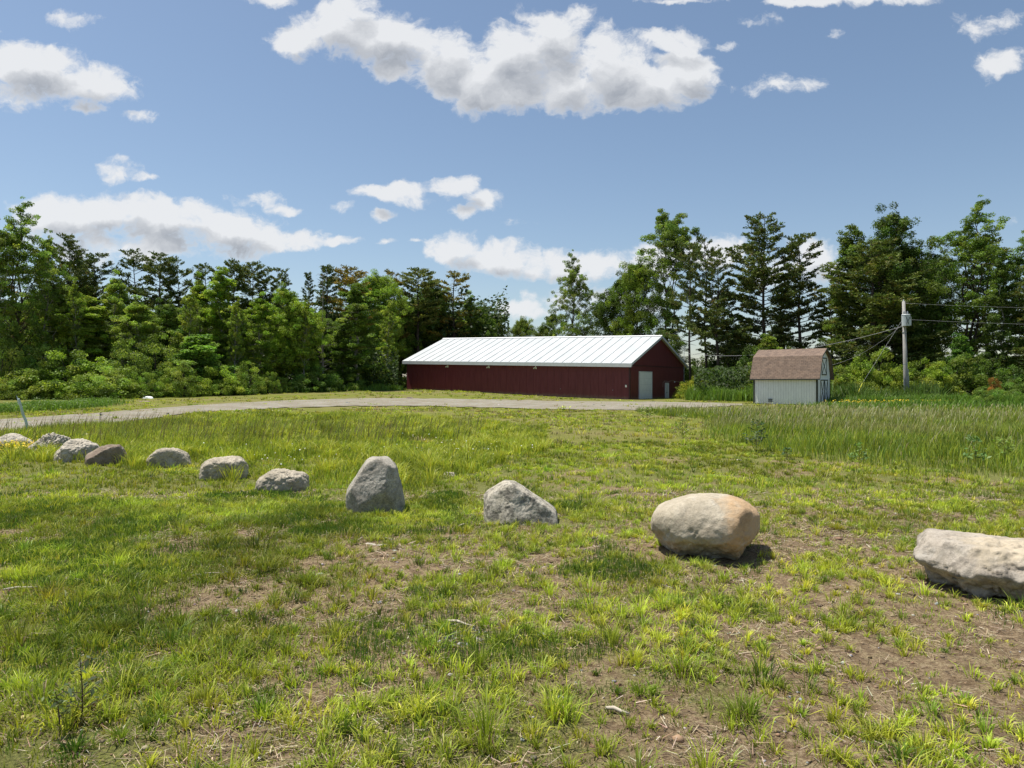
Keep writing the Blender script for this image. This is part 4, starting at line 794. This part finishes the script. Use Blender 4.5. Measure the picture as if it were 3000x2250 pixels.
def pine(seed, H, W_, cb=.2, dens=1.0, cols=PC, wts=(4, 4, 2.4, .5), irregular=.35, topw=.25, nl=.52, rise=.12, sparse=0, nw=.30):
    """white pine: whorls of level boughs, each ending in flat plates of needle tufts"""
    rg = random.Random(seed); segs = []; nT = 12; tp = [Vector((math.sin(i*.9+seed)*.006*H*(i > 0), math.cos(i*1.1+seed)*.006*H*(i > 0), H*i/nT)) for i in range(nT+1)]
    segs.append((tp, [.24*H/20*(1.2 if i == 0 else 1-.93*i/nT) for i in range(nT+1)])); pos = []; nr = []; sz = []; col = []; z = H*cb
    # dead lower stubs
    for i in range(14):
        zz = H*rg.uniform(cb*.35, cb+.12); a = rg.uniform(0, 2*pi); segs.append((curve((0, 0, zz), (math.cos(a), math.sin(a), rg.uniform(-.15, .15)), W_*rg.uniform(.12, .3), 3, -.1, .1, rg), [.03, .022, .014, .005]))
    side = rg.uniform(0, 2*pi)
    while z < H*.985:
        k = (z/H-cb)/(1-cb); pr = (math.sin(pi*min(1, .24+k*.30))*(1-k)**.5*1.05+topw*.5*(k > .55)*(1-k)) ; nb_ = rg.choice((2, 2, 3, 3)); a0 = rg.uniform(0, 2*pi)
        lev = rg.uniform(1-irregular, 1+irregular*.6)
        for b in range(nb_):
            if rg.random() < sparse: continue
            a = a0+b*2*pi/nb_+rg.uniform(-.35, .35); L = max(.35, W_/2*pr*lev*rg.uniform(.5, 1.15)*(1+.12*math.cos(a-side)))
            upz = rise+k*.42+rg.uniform(-.1, .12); pts = curve((0, 0, z), (math.cos(a), math.sin(a), upz), L, 5, .22, .06, rg); pts[0] = tp[min(nT, int(z/H*nT))].lerp(tp[min(nT, int(z/H*nT)+1)], z/H*nT % 1)
            r0 = .055*(1-k*.6)*H/20+.008; segs.append((pts, [max(.007, r0*(1-.85*q/5)) for q in range(6)]))
            nsp = max(4, int(L*3.9*dens))
            for q in range(nsp):      # side sprays lying nearly flat
                f = .28+.74*(q+rg.random())/nsp if L > 1 else rg.random()*1.0; z2 = min(f, .999)*5; j = int(z2); c0 = pts[j].lerp(pts[j+1], z2-j); sd = rg.choice((-1, 1)); da = a+sd*rg.uniform(.4, 1.1); l2 = L*.36*(1.15-f)+.38
                dv = Vector((math.cos(da), math.sin(da), .12+rg.uniform(-.05, .22)+k*.3)); e = c0+dv*l2
                m_ = max(2, int(l2*5.5))
                for w_ in range(m_):
                    tt = c0.lerp(e, (w_+rg.random())/m_); pos.append((tt.x, tt.y, tt.z+.03)); nr.append(dv[:]); sz.append(1)
        z += H*rg.uniform(.018, .036)
    pos = np.array(pos); dv = np.array(nr); n = len(pos); per = 9; idx = np.repeat(np.arange(n), per); N = len(idx)
    d = dv[idx]*.75+RNG.normal(0, .6, (N, 3))+[0, 0, .38]; d /= np.linalg.norm(d, axis=1)[:, None]; s = np.cross(d, RNG.normal(0, 1, (N, 3))); s /= np.linalg.norm(s, axis=1)[:, None]; L = nl*RNG.uniform(.5, 1.1, N)[:, None]*.62; p = pos[idx]+RNG.normal(0, .09, (N, 3))*[1, 1, .5]
    wd = nw*.2
    V = np.stack([p-s*wd*.35, p+d*L*.6-s*wd, p+d*L, p+d*L*.6+s*wd], 1).reshape(-1, 3); cl = pal(n, cols, wts, .16)[idx]*(1+RNG.normal(0, .14, (N, 1)))
    return segs, (V, np.clip(cl, .004, 1))
PROTO = {}
def make_proto(key, res, bark, leafm, Hh, Ww, pine_=False):
    segs, cr = res; V, Q = tubes_np(segs); tm = raw('trunk', V, Q, 4, bark, smooth=True, link=False).data
    if pine_: LV, c = cr
    else: pos, nr, sz, c = cr; LV = leafquads(pos, nr, sz, .62)
    n = len(LV)//4; cm = raw('crown', LV, np.arange(4*n).reshape(-1, 4), 4, leafm, col=np.repeat(c, 4, 0), link=False).data
    LV = np.asarray(LV); Hh = float(np.percentile(LV[:, 2], 99.93)); Ww = 2*float(np.percentile(np.abs(LV[:, 0]), 97))
    PROTO[key] = (tm, cm, Hh, Ww); print('proto', key, n, len(Q))
make_proto('maple', decid(1, 20, 11, .16, 64, 120, .17, 'oval', .66, .6, sub=10, flat=.95), M_bark, M_leaf, 20, 11)
make_proto('maple2', decid(2, 20, 10, .12, 60, 115, .17, 'oval', .62, .5, stems=2, sub=10, flat=.95), M_bark, M_leaf, 20, 10)
make_proto('slim', decid(3, 20, 5, .15, 54, 90, .16, 'column', .42, .7, sub=7, gap=.08, flat=1.05), M_barkl, M_leaf, 20, 5)
make_proto('slim2', decid(4, 20, 5.6, .10, 52, 90, .16, 'cone', .45, .6, sub=7, gap=.12, flat=1.05), M_barkl, M_leaf, 20, 5.6)
make_proto('dome', decid(5, 22, 9, .42, 46, 105, .17, 'dome', .52, .9, stems=2, sub=7, gap=.05), M_bark, M_leaf, 22, 9)
make_proto('airy', decid(6, 22, 10, .22, 64, 85, .165, 'oval', .52, .8, stems=3, sub=6, gap=.08), M_bark, M_leaf, 22, 10)
make_proto('sparse', decid(7, 20, 7.5, .22, 44, 70, .19, 'oval', .5, .85, sub=5, gap=.1, lean=-.08), M_barkl, M_leaf, 20, 7.5)
make_proto('sapling', decid(8, 7, 3.4, .04, 46, 110, .13, 'cone', .42, .7, sub=4, tr=.2), M_barkl, M_leaf, 7, 3.4)
make_proto('pine', pine(11, 21, 10.5, .17, 1.0), M_bark, M_needle, 21, 10.5, True)
make_proto('pine2', pine(12, 20, 8.5, .26, .95, irregular=.45, sparse=.1), M_bark, M_needle, 20, 8.5, True)
make_proto('pine3', pine(13, 20, 6.5, .36, .9, irregular=.5, sparse=.16), M_bark, M_needle, 20, 6.5, True)
make_proto('pine4', pine(14, 20, 8, .52, 1.1, irregular=.4, topw=.9, sparse=.05), M_bark, M_needle, 20, 8, True)
make_proto('pine5', pine(16, 20, 8, .35, 1.0, irregular=.5, topw=1.0, sparse=.12), M_bark, M_needle, 20, 8, True)
make_proto('slim3', decid(33, 20, 6.5, .08, 60, 90, .16, 'oval', .44, .7, sub=7, gap=.1, flat=1.05), M_barkl, M_leaf, 20, 6.5)
make_proto('spire', pine(15, 18, 5, .15, 1.0, irregular=.25, sparse=.05), M_bark, M_needle, 18, 5, True)
def shrubp(seed, H, W_, n, nper, ls, cr, cols=LC, wts=(4, 3, 2, 2)):
    rg = random.Random(seed); segs = []; cents = []; rads = []
    for i in range(n):
        a = rg.uniform(0, 2*pi); u = rg.random()**.5; r = W_/2*u; top = H*(1-.75*u**2.4)*rg.uniform(.7, 1.03); z = rg.uniform(.12, 1)**.8*top-cr*.4
        p = Vector((math.cos(a)*r, math.sin(a)*r, max(cr*.5, z))); cents.append(p[:]); rads.append(cr*rg.uniform(.6, 1.25))
        if i % 3 == 0: b = Vector((math.cos(a)*r*.15, math.sin(a)*r*.15, 0)); segs.append(([b, b.lerp(p, .5)+Vector((0, 0, .1*H)), p], [.035, .025, .01]))
    return segs, crown_leaves(cents, rads, nper, ls, cols, wts, .8)
make_proto('shrub', shrubp(21, 3.4, 5, 130, 170, .11, .42), M_bark, M_leaf, 3.4, 5)
make_proto('shrub2', shrubp(22, 4.2, 4.2, 120, 150, .10, .40), M_bark, M_leaf, 4.2, 4.2)
make_proto('roundshrub', shrubp(23, 2.6, 3.4, 110, 190, .085, .30), M_bark, M_leaf, 2.6, 3.4)
# understorey bush with large level leaf sprays
make_proto('leafy', shrubp(24, 5, 6.5, 130, 150, .17, .50, wts=(3, 4, 2, 3)), M_bark, M_leaf, 5, 6.5)
# bare dead tree
def dead(seed, H):
    rg = random.Random(seed); segs = [([Vector((math.sin(i)*.05, 0, H*i/10)) for i in range(11)], [.16*(1-.9*i/10) for i in range(11)])]
    for i in range(60):
        z = H*rg.uniform(.15, .97); a = rg.uniform(0, 2*pi); L = rg.uniform(.8, 2.4)*(1.1-z/H*.8); p = curve((0, 0, z), (math.cos(a), math.sin(a), rg.uniform(-.1, .5)), L, 4, .1, .2, rg); segs.append((p, [.035, .026, .018, .012, .006]))
        for q in range(3): b = p[rg.randint(1, 4)]; segs.append((curve(b, (rg.gauss(0, 1), rg.gauss(0, 1), rg.gauss(.2, .6)), L*.4, 3, .1, .3, rg), [.014, .01, .007, .004]))
    return segs
V, Q = tubes_np(dead(31, 14), 5); DEADM = raw('trunk', V, Q, 4, simple('dead_wood', (.20, .18, .16), .9, .25, 3), smooth=True, link=False).data
CATN = {'pine': ('pine_tree', 'pine tree'), 'pine2': ('pine_tree', 'pine tree'), 'pine3': ('pine_tree', 'pine tree'), 'pine5': ('pine_tree', 'pine tree'), 'pine4': ('pine_tree', 'pine tree'), 'spire': ('spruce_tree', 'spruce tree'),
        'shrub': ('shrub', 'shrub'), 'shrub2': ('shrub', 'shrub'), 'roundshrub': ('shrub', 'shrub'), 'leafy': ('bush', 'bush'), 'sapling': ('sapling', 'young tree')}
used = set()
def tree(kind, px, ytop, D, wpx, tint, label, group=None, lean=0, rz=None, base=None):
    nm, cat = CATN.get(kind, ('broadleaf_tree', 'broadleaf tree')); tm, cm, H0, W0 = PROTO[kind]
    X = (px-CX)/F*D; z0 = float(hgt(X, D)) if base is None else base; H = EYE+(CY-ytop)/F*D-z0; w_ = wpx/F*D
    root = empty(nm, (X, D, z0), random.uniform(0, 2*pi) if rz is None else rz, label=label, cat=cat, group=group)
    w_ *= 1.12 if 'pine' in kind else 1.0
    root.scale = (w_/W0, w_/W0, H/H0); root.rotation_euler.y = lean
    for n_, me in (('trunk' if nm not in ('shrub', 'bush') else 'stem', tm), ('crown' if nm not in ('shrub', 'bush') else 'foliage', cm)):
        o = bpy.data.objects.new(n_, me); COL.objects.link(o); o.parent = root
        if me is cm: o.color = tuple(tint)+(1,)
    return root
N_ = (1, 1, 1); LT = (1.35, 1.25, 1.2); YL = (1.22, 1.22, .85); DK = (.75, .8, .8); BL_ = (.8, .9, 1.1); BRN = (1.5, 1.05, .9); VD = (.45, .5, .5); BR = (1.7, 1.5, 1.2)
GR = 'trees standing behind the barn and shed'; GL = 'trees along the edge of the left wood'
RIGHT = [
 ('airy',1240,540,104,96,LT,'slender pale ash tree standing alone above the barn roof'),
 ('maple',1131,684,128,75,LT,'low light green tree just left of the slender ash, over the barn ridge'),
 ('maple2',1180,668,120,80,N_,'low tree directly left of the slender ash over the barn ridge'),
 ('maple2',1320,592,108,120,DK,'dark round topped tree right of the slender ash'),
 ('maple',1378,556,104,120,YL,'bright green tree touching the left side of the tall domed tree'),
 ('dome',1448,450,100,150,(1.25,1.25,1.25),'tall domed broadleaf tree rising over the barn gable peak'),
 ('maple2',1430,700,97,120,DK,'dark lower tree filling the space under the tall domed tree'),
 ('pine5',1490,520,92,95,N_,'slender pine leaning into the tall domed tree, first of four close pines'),
 ('pine5',1524,510,95,90,N_,'slender pine just right of the domed tree, second of four close pines'),
 ('pine2',1549,545,90,100,N_,'pine with long drooping right boughs, third of four close pines'),
 ('pine3',1572,640,94,60,DK,'short thin pine left of the broad pine above the shed, fourth of four close pines'),
 ('pine',1650,463,90,165,N_,'broad tall white pine behind the left end of the shed'),
 ('pine2',1727,505,88,120,N_,'narrower white pine behind the middle of the shed'),
 ('pine3',1690,600,96,90,DK,'darker pine standing between the two white pines above the shed'),
 ('slim',1832,488,78,95,N_,'narrow pointed maple between the shed pines and the dark maples'),
 ('pine',1885,520,74,200,(1.05,1.05,.9),'wide pine with layered boughs reaching towards the shed'),
 ('maple2',1950,446,76,200,DK,'large dark maple directly behind the utility pole'),
 ('maple',1905,500,80,110,(.75,.8,.85),'dark maple joining the large one on its left side'),
 ('maple',2010,545,82,120,DK,'shorter dark maple on the right side of the large dark one'),
 ('airy',2100,426,74,190,(1.2,1.25,1.1),'tall airy pale green tree with several stems right of the pole'),
 ('pine2',2130,520,84,140,DK,'dark thin pine seen through the airy pale tree'),
 ('airy',2235,470,72,160,(1,1.1,1.1),'blue green tree cut off by the right edge of the photo'),
 ('pine2',2240,600,68,170,N_,'pine boughs entering low at the right edge of the photo'),
 ('maple2',1600,700,98,90,DK,'small dark tree between barn and shed pines'),
 ('sapling',1658,722,72,80,(1.5,1.4,1.2),'fresh green young tree rising over the left end of the shed roof'),
 ('pine2',1795,640,86,110,N_,'low pine with drooping boughs just right of the shed roof'),
 ('pine3',1975,600,90,120,DK,'dark pine filling the gap low behind the large dark maple'),
]
for k_, x, y, D, w_, tn, lb in RIGHT: tree(k_, x, y, D, w_*.87, tn, lb, GR)
rt = tree('slim2', 2172, 545, 70, 70, DK, 'slim dark tree with a leaning trunk near the right edge', GR, lean=-.13)
LEFT = [
 ('airy',38,428,66,140,(1,1,1),'very tall domed tree with open crown at the left edge'),
 ('sparse',8,470,64,110,N_,'tall open tree leaning left, cut by the left edge of the photo'),
 ('sparse',92,492,68,90,N_,'open broadleaf tree next to the very tall domed one'),
 ('pine',148,508,74,100,N_,'tall pine joined to the open trees at the far left'),
 ('pine2',185,560,78,70,DK,'small dark pine just left of the lone open pine'),
 ('pine2',205,546,80,84,DK,'lone dark pine with level boughs and sky on both sides'),
 ('pine3',-18,560,70,150,BRN,'brownish pine at the left border behind the leaning tree'),
 ('slim',178,640,71,110,LT,'light green tree below the pines at the far left'),
 ('slim3',250,586,74,84,LT,'pale green pointed tree left of the dark two topped pine'),
 ('pine5',290,541,82,90,DK,'dark pine with a sharp narrow top'),
 ('pine4',345,546,80,84,N_,'pine with a rounded tuft top left of its twin'),
 ('pine5',385,557,82,70,N_,'smaller pine with a tuft top right of its twin'),
 ('slim3',300,640,72,110,LT,'wide light green tree beneath the dark narrow topped pine'),
 ('pine5',445,572,82,84,DK,'dark flat topped pine behind the slim bright tree'),
 ('slim',475,578,76,74,YL,'slim bright yellow green tree with stacked leaf clumps'),
 ('slim3',430,590,77,70,(1.2,1.1,.9),'slim green tree left of the slim bright yellow green one'),
 ('pine4',505,561,84,64,N_,'umbrella topped pine over a bare trunk'),
 ('pine4',546,566,86,70,N_,'wide flat crowned pine in the middle of the left wood'),
 ('pine5',575,578,86,60,N_,'flat crowned pine joined to the wide one on its right'),
 ('pine2',608,579,88,54,N_,'small star shaped pine standing free against the sky'),
 ('slim3',560,632,77,90,YL,'bright leafy tree under the flat crowned pines'),
 ('slim3',515,690,76,90,N_,'middle height green tree at the foot of the flat crowned pines'),
 ('spire',665,588,92,34,DK,'tiny pointed spruce top against the sky'),
 ('spire',706,573,90,58,DK,'pointed spruce beside the tan crowned pine'),
 ('maple2',640,612,80,110,YL,'yellow green rounded tree below the tiny spruce top'),
 ('pine4',756,576,94,90,(2.0,1.25,.9),'tan coloured pine crown right of the pointed spruce'),
 ('slim2',740,700,84,70,DK,'dark thin tree next to the bare dead one'),
 ('slim',770,612,84,84,DK,'dark green slim columnar tree in front of the tan pine'),
 ('maple',815,586,105,110,(1.2,1.2,.9),'broad olive green tree right of the tan pine'),
 ('pine5',850,584,111,70,BRN,'brown tinged pine top between two broad trees'),
 ('pine4',903,579,112,100,(1.2,1.1,.9),'round topped pine left of the yellow brown one'),
 ('maple2',862,640,113,100,N_,'green tree rising behind the left end of the barn'),
 ('pine3',980,587,116,80,(1.6,1.15,.8),'yellow brown pointed pine over the left barn roof'),
 ('maple',935,612,118,100,DK,'dark rounded tree left of the yellow brown pine over the barn'),
 ('sparse',165,600,69,60,(1.3,1.2,1.0),'thin pale stemmed tree in front of the far left pines'),
 ('sparse',505,640,74,56,(1.4,1.25,1.0),'thin pale stemmed tree before the middle height green tree'),
 ('sparse',400,620,73,60,(1.4,1.25,1.0),'thin pale stemmed tree below the twin tuft topped pines'),
 ('sparse',655,650,79,56,(1.4,1.25,1.0),'thin pale stemmed tree left of the bare dead trunk'),
 ('sparse',835,650,90,60,(1.4,1.25,1.0),'thin pale stemmed tree close to the left barn end'),
 ('slim2',1015,628,118,64,N_,'narrow green tree just right of the yellow brown pine'),
 ('maple2',1048,655,118,66,DK,'last dark tree of the left wood before the gap'),
 ('sparse',1075,685,118,34,(.9,.8,.7),'thin half bare tree at the gap above the barn roof'),
 ('slim3',120,600,73,110,N_,'medium green tree filling in below the far left pines'),
 ('maple2',370,650,76,120,DK,'dark tree beneath the twin tuft topped pines'),
 ('maple',690,680,86,90,DK,'dark tree crowding behind the bare dead trunk'),
 ('slim3',590,665,82,90,N_,'green tree right of the bright leafy one'),
]
for k_, x, y, D, w_, tn, lb in LEFT: tree(k_, x, y, D, w_, tuple(v*(1.5 if 'pine' not in k_ and k_ != 'spire' else 1.05) for v in tn), lb, GL)
dt = bpy.data.objects.new('dead_tree', DEADM); COL.objects.link(dt); x_, D_ = (697-CX)/F*82, 82; dt.location = (x_, D_, float(hgt(x_, D_))); dt.scale = (.9, .9, 1.02); tag(dt, 'bare grey dead tree with tangled branches in the left wood', 'dead tree')
SH = [
 ('shrub2',5,705,63,130,LT,'tall light green shrub at the left edge'),
 ('leafy',75,742,65,120,(1.1,1.1,1.1),'bushy green shrub behind the low round one at the left edge'),
 ('shrub',60,795,62,110,LT,'low round shrub at the far left behind the weeds'),
 ('leafy',155,752,64,170,(1.35,1.3,1.1),'widest pale green shrub on the left wood edge'),
 ('shrub',225,790,62.5,150,(1.25,1.2,1.1),'pale shrub left of the little round one'),
 ('shrub2',270,735,67,120,N_,'green shrub rising behind the little round one'),
 ('shrub2',340,722,69,130,N_,'tall green shrub between the round one and the conical birch'),
 ('roundshrub',312,804,64,82,(1.1,1.15,.9),'neat little ball shaped shrub by the far lawn'),
 ('sapling',430,722,70,110,(1.1,1.25,1.2),'conical grey green birch among the shrubs'),
 ('shrub2',392,778,66,90,LT,'light green shrub at the foot of the conical birch'),
 ('shrub',470,790,69,100,(1.5,1.4,1.1),'bright shrub right of the conical birch'),
 ('shrub2',528,780,71,80,(1.2,1.2,1.0),'loose airy shrub before the slim trees'),
 ('roundshrub',583,803,73,42,(1.1,1.1,1),'small upright shrub standing out on the lawn edge'),
 ('shrub',612,815,76,50,LT,'low light shrub just right of the upright one'),
 ('shrub',680,790,79,110,(.8,.9,.9),'dull green shrub in front of the dead tree'),
 ('shrub2',745,800,83,90,(.85,.95,.9),'dull green shrub next to the dark columnar tree'),
 ('leafy',800,770,88,90,DK,'dark bush in the shade left of the barn'),
 ('shrub',858,800,102,50,DK,'dark shrub right against the left barn end'),
]
for k_, x, y, D, w_, tn, lb in SH: tree(k_, x, y, D, w_, tuple(v*1.25 for v in tn), lb, 'shrubs along the edge of the left wood')
SR = [
 ('shrub2',1500,812,80,78,(2.3,1.8,1.2),'bright yellow green shrub beside the barn meter box'),
 ('leafy',1565,795,95,100,DK,'dark bush in the gap between barn and shed'),
 ('leafy',1640,740,78,110,(.8,.85,.8),'dark bush rising behind the left part of the shed'),
 ('leafy',1822,790,66,110,(1.6,1.45,1.1),'bright leafy bush at the right corner of the shed'),
 ('leafy',1885,752,66,130,(1.3,1.25,1.0),'leafy bush between shed and utility pole'),
 ('leafy',1930,790,64,90,(1.45,1.35,1.0),'bright bush directly left of the utility pole'),
 ('leafy',1995,775,65,120,(1.5,1.4,1.0),'bright bush directly right of the utility pole'),
 ('leafy',2060,765,66,130,N_,'green bush second to the right of the utility pole'),
 ('leafy',2120,770,68,120,DK,'dark bush behind the little grey green shrub at the right'),
 ('leafy',2200,790,60,130,(.8,.9,.85),'dark bush filling the right edge of the photo'),
 ('roundshrub',2128,842,52,56,(1.2,1.3,1.3),'little grey green shrub at the right meadow edge'),
 ('shrub',2178,826,53,90,(.95,1.05,1.0),'low wide shrub at the right edge beside the little grey green one'),
 ('shrub2',1765,770,72,80,DK,'dark bush behind the right end of the shed roof'),
 ('sapling',2072,720,68,60,(.9,1.2,1.1),'pale young tree above the bushes left of the leaning trunk'),
]
for k_, x, y, D, w_, tn, lb in SR: tree(k_, x, y, D, w_, tn, lb, 'bushes under the right tree line')
tree('roundshrub', 2150, 815, 60, 36, (2.4, .95, 1.4), 'small reddish leaved shrub glowing in the right bushes')
# depth of the two woods
rg = random.Random(5); n_in = 0
for i in range(46):
    px = -140+1180*(i+rg.random())/46; D = 64+.036*max(0, px)+rg.uniform(16, 40); top = 640+rg.uniform(0, 60)
    tree(rg.choice(['maple', 'maple2', 'slim', 'pine2', 'pine3']), px, top, D, rg.uniform(110, 170), rg.choice([DK, N_, DK]), 'tree deep in the left wood, mostly hidden behind the edge trees', 'trees deep in the left wood')
for i in range(16):
    px = 1480+820*(i+rg.random())/16; D = rg.uniform(96, 122); top = 752+rg.uniform(-14, 24)
    tree(rg.choice(['maple', 'maple2', 'leafy']), px, top, D, rg.uniform(70, 110), DK, 'low tree far behind the right pines, seen only through gaps', 'low trees behind the right pines')
# the mass of foliage closing the far side of each wood
def mass(name, px0, px1, D0, D1, ztop, n, size, label, tcol):
    D = RNG.uniform(D0, D1, n); px = RNG.uniform(px0, px1, n); X = (px-CX)/F*D; z = ztop*RNG.random(n)**.8*(1+.25*fb(X*.12, D*.12)); cen = np.stack([X, D, z+hgt(X, D)], 1)
    k = fb(X*.35, z*.35, D*.2, 3) > -.35; cen = cen[k]; m_ = len(cen); c = pal(m_, [tcol, tuple(v*.7 for v in tcol)], [1, 1], .2)
    o = raw(name, leafquads(cen, RNG.normal(0, .6, (m_, 3))+[0, -.3, .8], size*RNG.uniform(.5, 1.4, m_), .7), np.arange(4*m_).reshape(-1, 4), 4, M_leaf, col=np.repeat(c, 4, 0)); tag(o, label, 'wood', kind='stuff')
mass('distant_wood', -500, 1100, 112, 135, 15, 60000, .55, 'dark mass of foliage at the back of the left wood', (.05, .085, .02))
mass('distant_thicket', 1120, 2800, 125, 150, 5.5, 40000, .55, 'low far thicket behind the right tree line', (.06, .10, .025))
mass('understorey', -300, 860, 84, 104, 4.5, 50000, .35, 'shaded undergrowth between the trunks of the left wood', (.05, .09, .02))
mass('undergrowth', 1500, 2500, 70, 92, 3.4, 50000, .32, 'shaded undergrowth under the right tree line', (.06, .10, .022))
# weed banks and tall grass skirting the woods
def bank(name, pts, n, h0, h1, w_, cols, label, spread=1.5, leafy=0):
    P = np.array([gxy(*p) if len(p) == 2 else ((p[0]-CX)/F*p[2], p[2]) for p in pts]); s = RNG.uniform(0, len(P)-1, n); i = np.arange(len(P)); x = np.interp(s, i, P[:, 0])+RNG.normal(0, spread, n)*.4; y = np.interp(s, i, P[:, 1])+RNG.normal(0, spread, n)
    k = ~inpoly(x, y, ROADPOLY); x, y = x[k], y[k]; n = len(x); f = 1+.5*fb(x*.5, y*.5); h = RNG.uniform(h0, h1, n)*f; z = hgt(x, y); c = pal(n, cols, [1]*len(cols), .15); ps = [blades(x, y, z, h, w_*RNG.uniform(.6, 1.4, n), RNG.uniform(0, 2*pi, n), RNG.uniform(.05, .6, n), c, np.clip(c*1.15, 0, 1))]
    if leafy:
        j = RNG.integers(0, n, leafy); cen = np.stack([x[j], y[j], z[j]+h[j]*RNG.uniform(.2, 1.05, leafy)], 1)+RNG.normal(0, .05, (leafy, 3)); LV = leafquads(cen, RNG.normal(0, .5, (leafy, 3))+[0, -.2, 1], .09*RNG.uniform(.6, 1.4, leafy), .5); T4 = np.arange(4*leafy).reshape(-1, 4)
        ps.append((LV, np.concatenate([T4[:, :3], T4[:, [0, 2, 3]]]), np.repeat(pal(leafy, cols, [1]*len(cols), .2), 4, 0)))
    V, T, C_ = join(ps); tag(raw(name, V, T, 3, M_grass, col=C_), label, 'weeds', kind='stuff')
GG = [(.14, .25, .03), (.19, .30, .045), (.10, .18, .025)]
bank('weed_bank', [(-200, 893), (-60, 890), (60, 888), (150, 880), (160, 876)], 16000, .25, .6, .03, GG, 'leafy green weed bank beyond the drive at the left', 2.2, 22000)
bank('edge_grass', [(330, 858), (450, 853), (560, 849), (680, 846), (800, 844), (862, 843)], 16000, .25, .75, .06, GG, 'tall green grass strip skirting the left wood', .9)
bank('barn_side_weeds', [(1502, 862, 72), (1535, 862, 71), (1580, 862, 69), (1630, 862, 68)], 9000, .5, 1.5, .06, [(.17, .27, .04), (.12, .21, .03)], 'tall leafy weeds between barn and shed', 1.2, 9000)
bank('tree_line_weeds', [(1790, 873, 57), (1900, 873, 56.5), (2000, 873, 57), (2120, 876, 54), (2212, 880, 51), (2400, 880, 48)], 16000, .35, .95, .05, GG+[(.12, .2, .04)], 'green weeds at the foot of the right tree line', 1.1, 12000)
bank('fern_spikes', [(1800, 873, 58.5), (1880, 873, 58.5), (1960, 873, 59), (2020, 873, 59)], 1600, 1.0, 1.9, .07, [(.13, .2, .05), (.09, .15, .03)], 'upright spikes of tall weeds behind the yellow flowers', .8)
bank('verge_weeds', [(1790, 884, 46), (1900, 884, 46), (2000, 885, 46), (2150, 886, 44), (2400, 886, 44)], 7000, .3, .6, .05, GG, 'strip of green growth between meadow and tree line', 2.0)
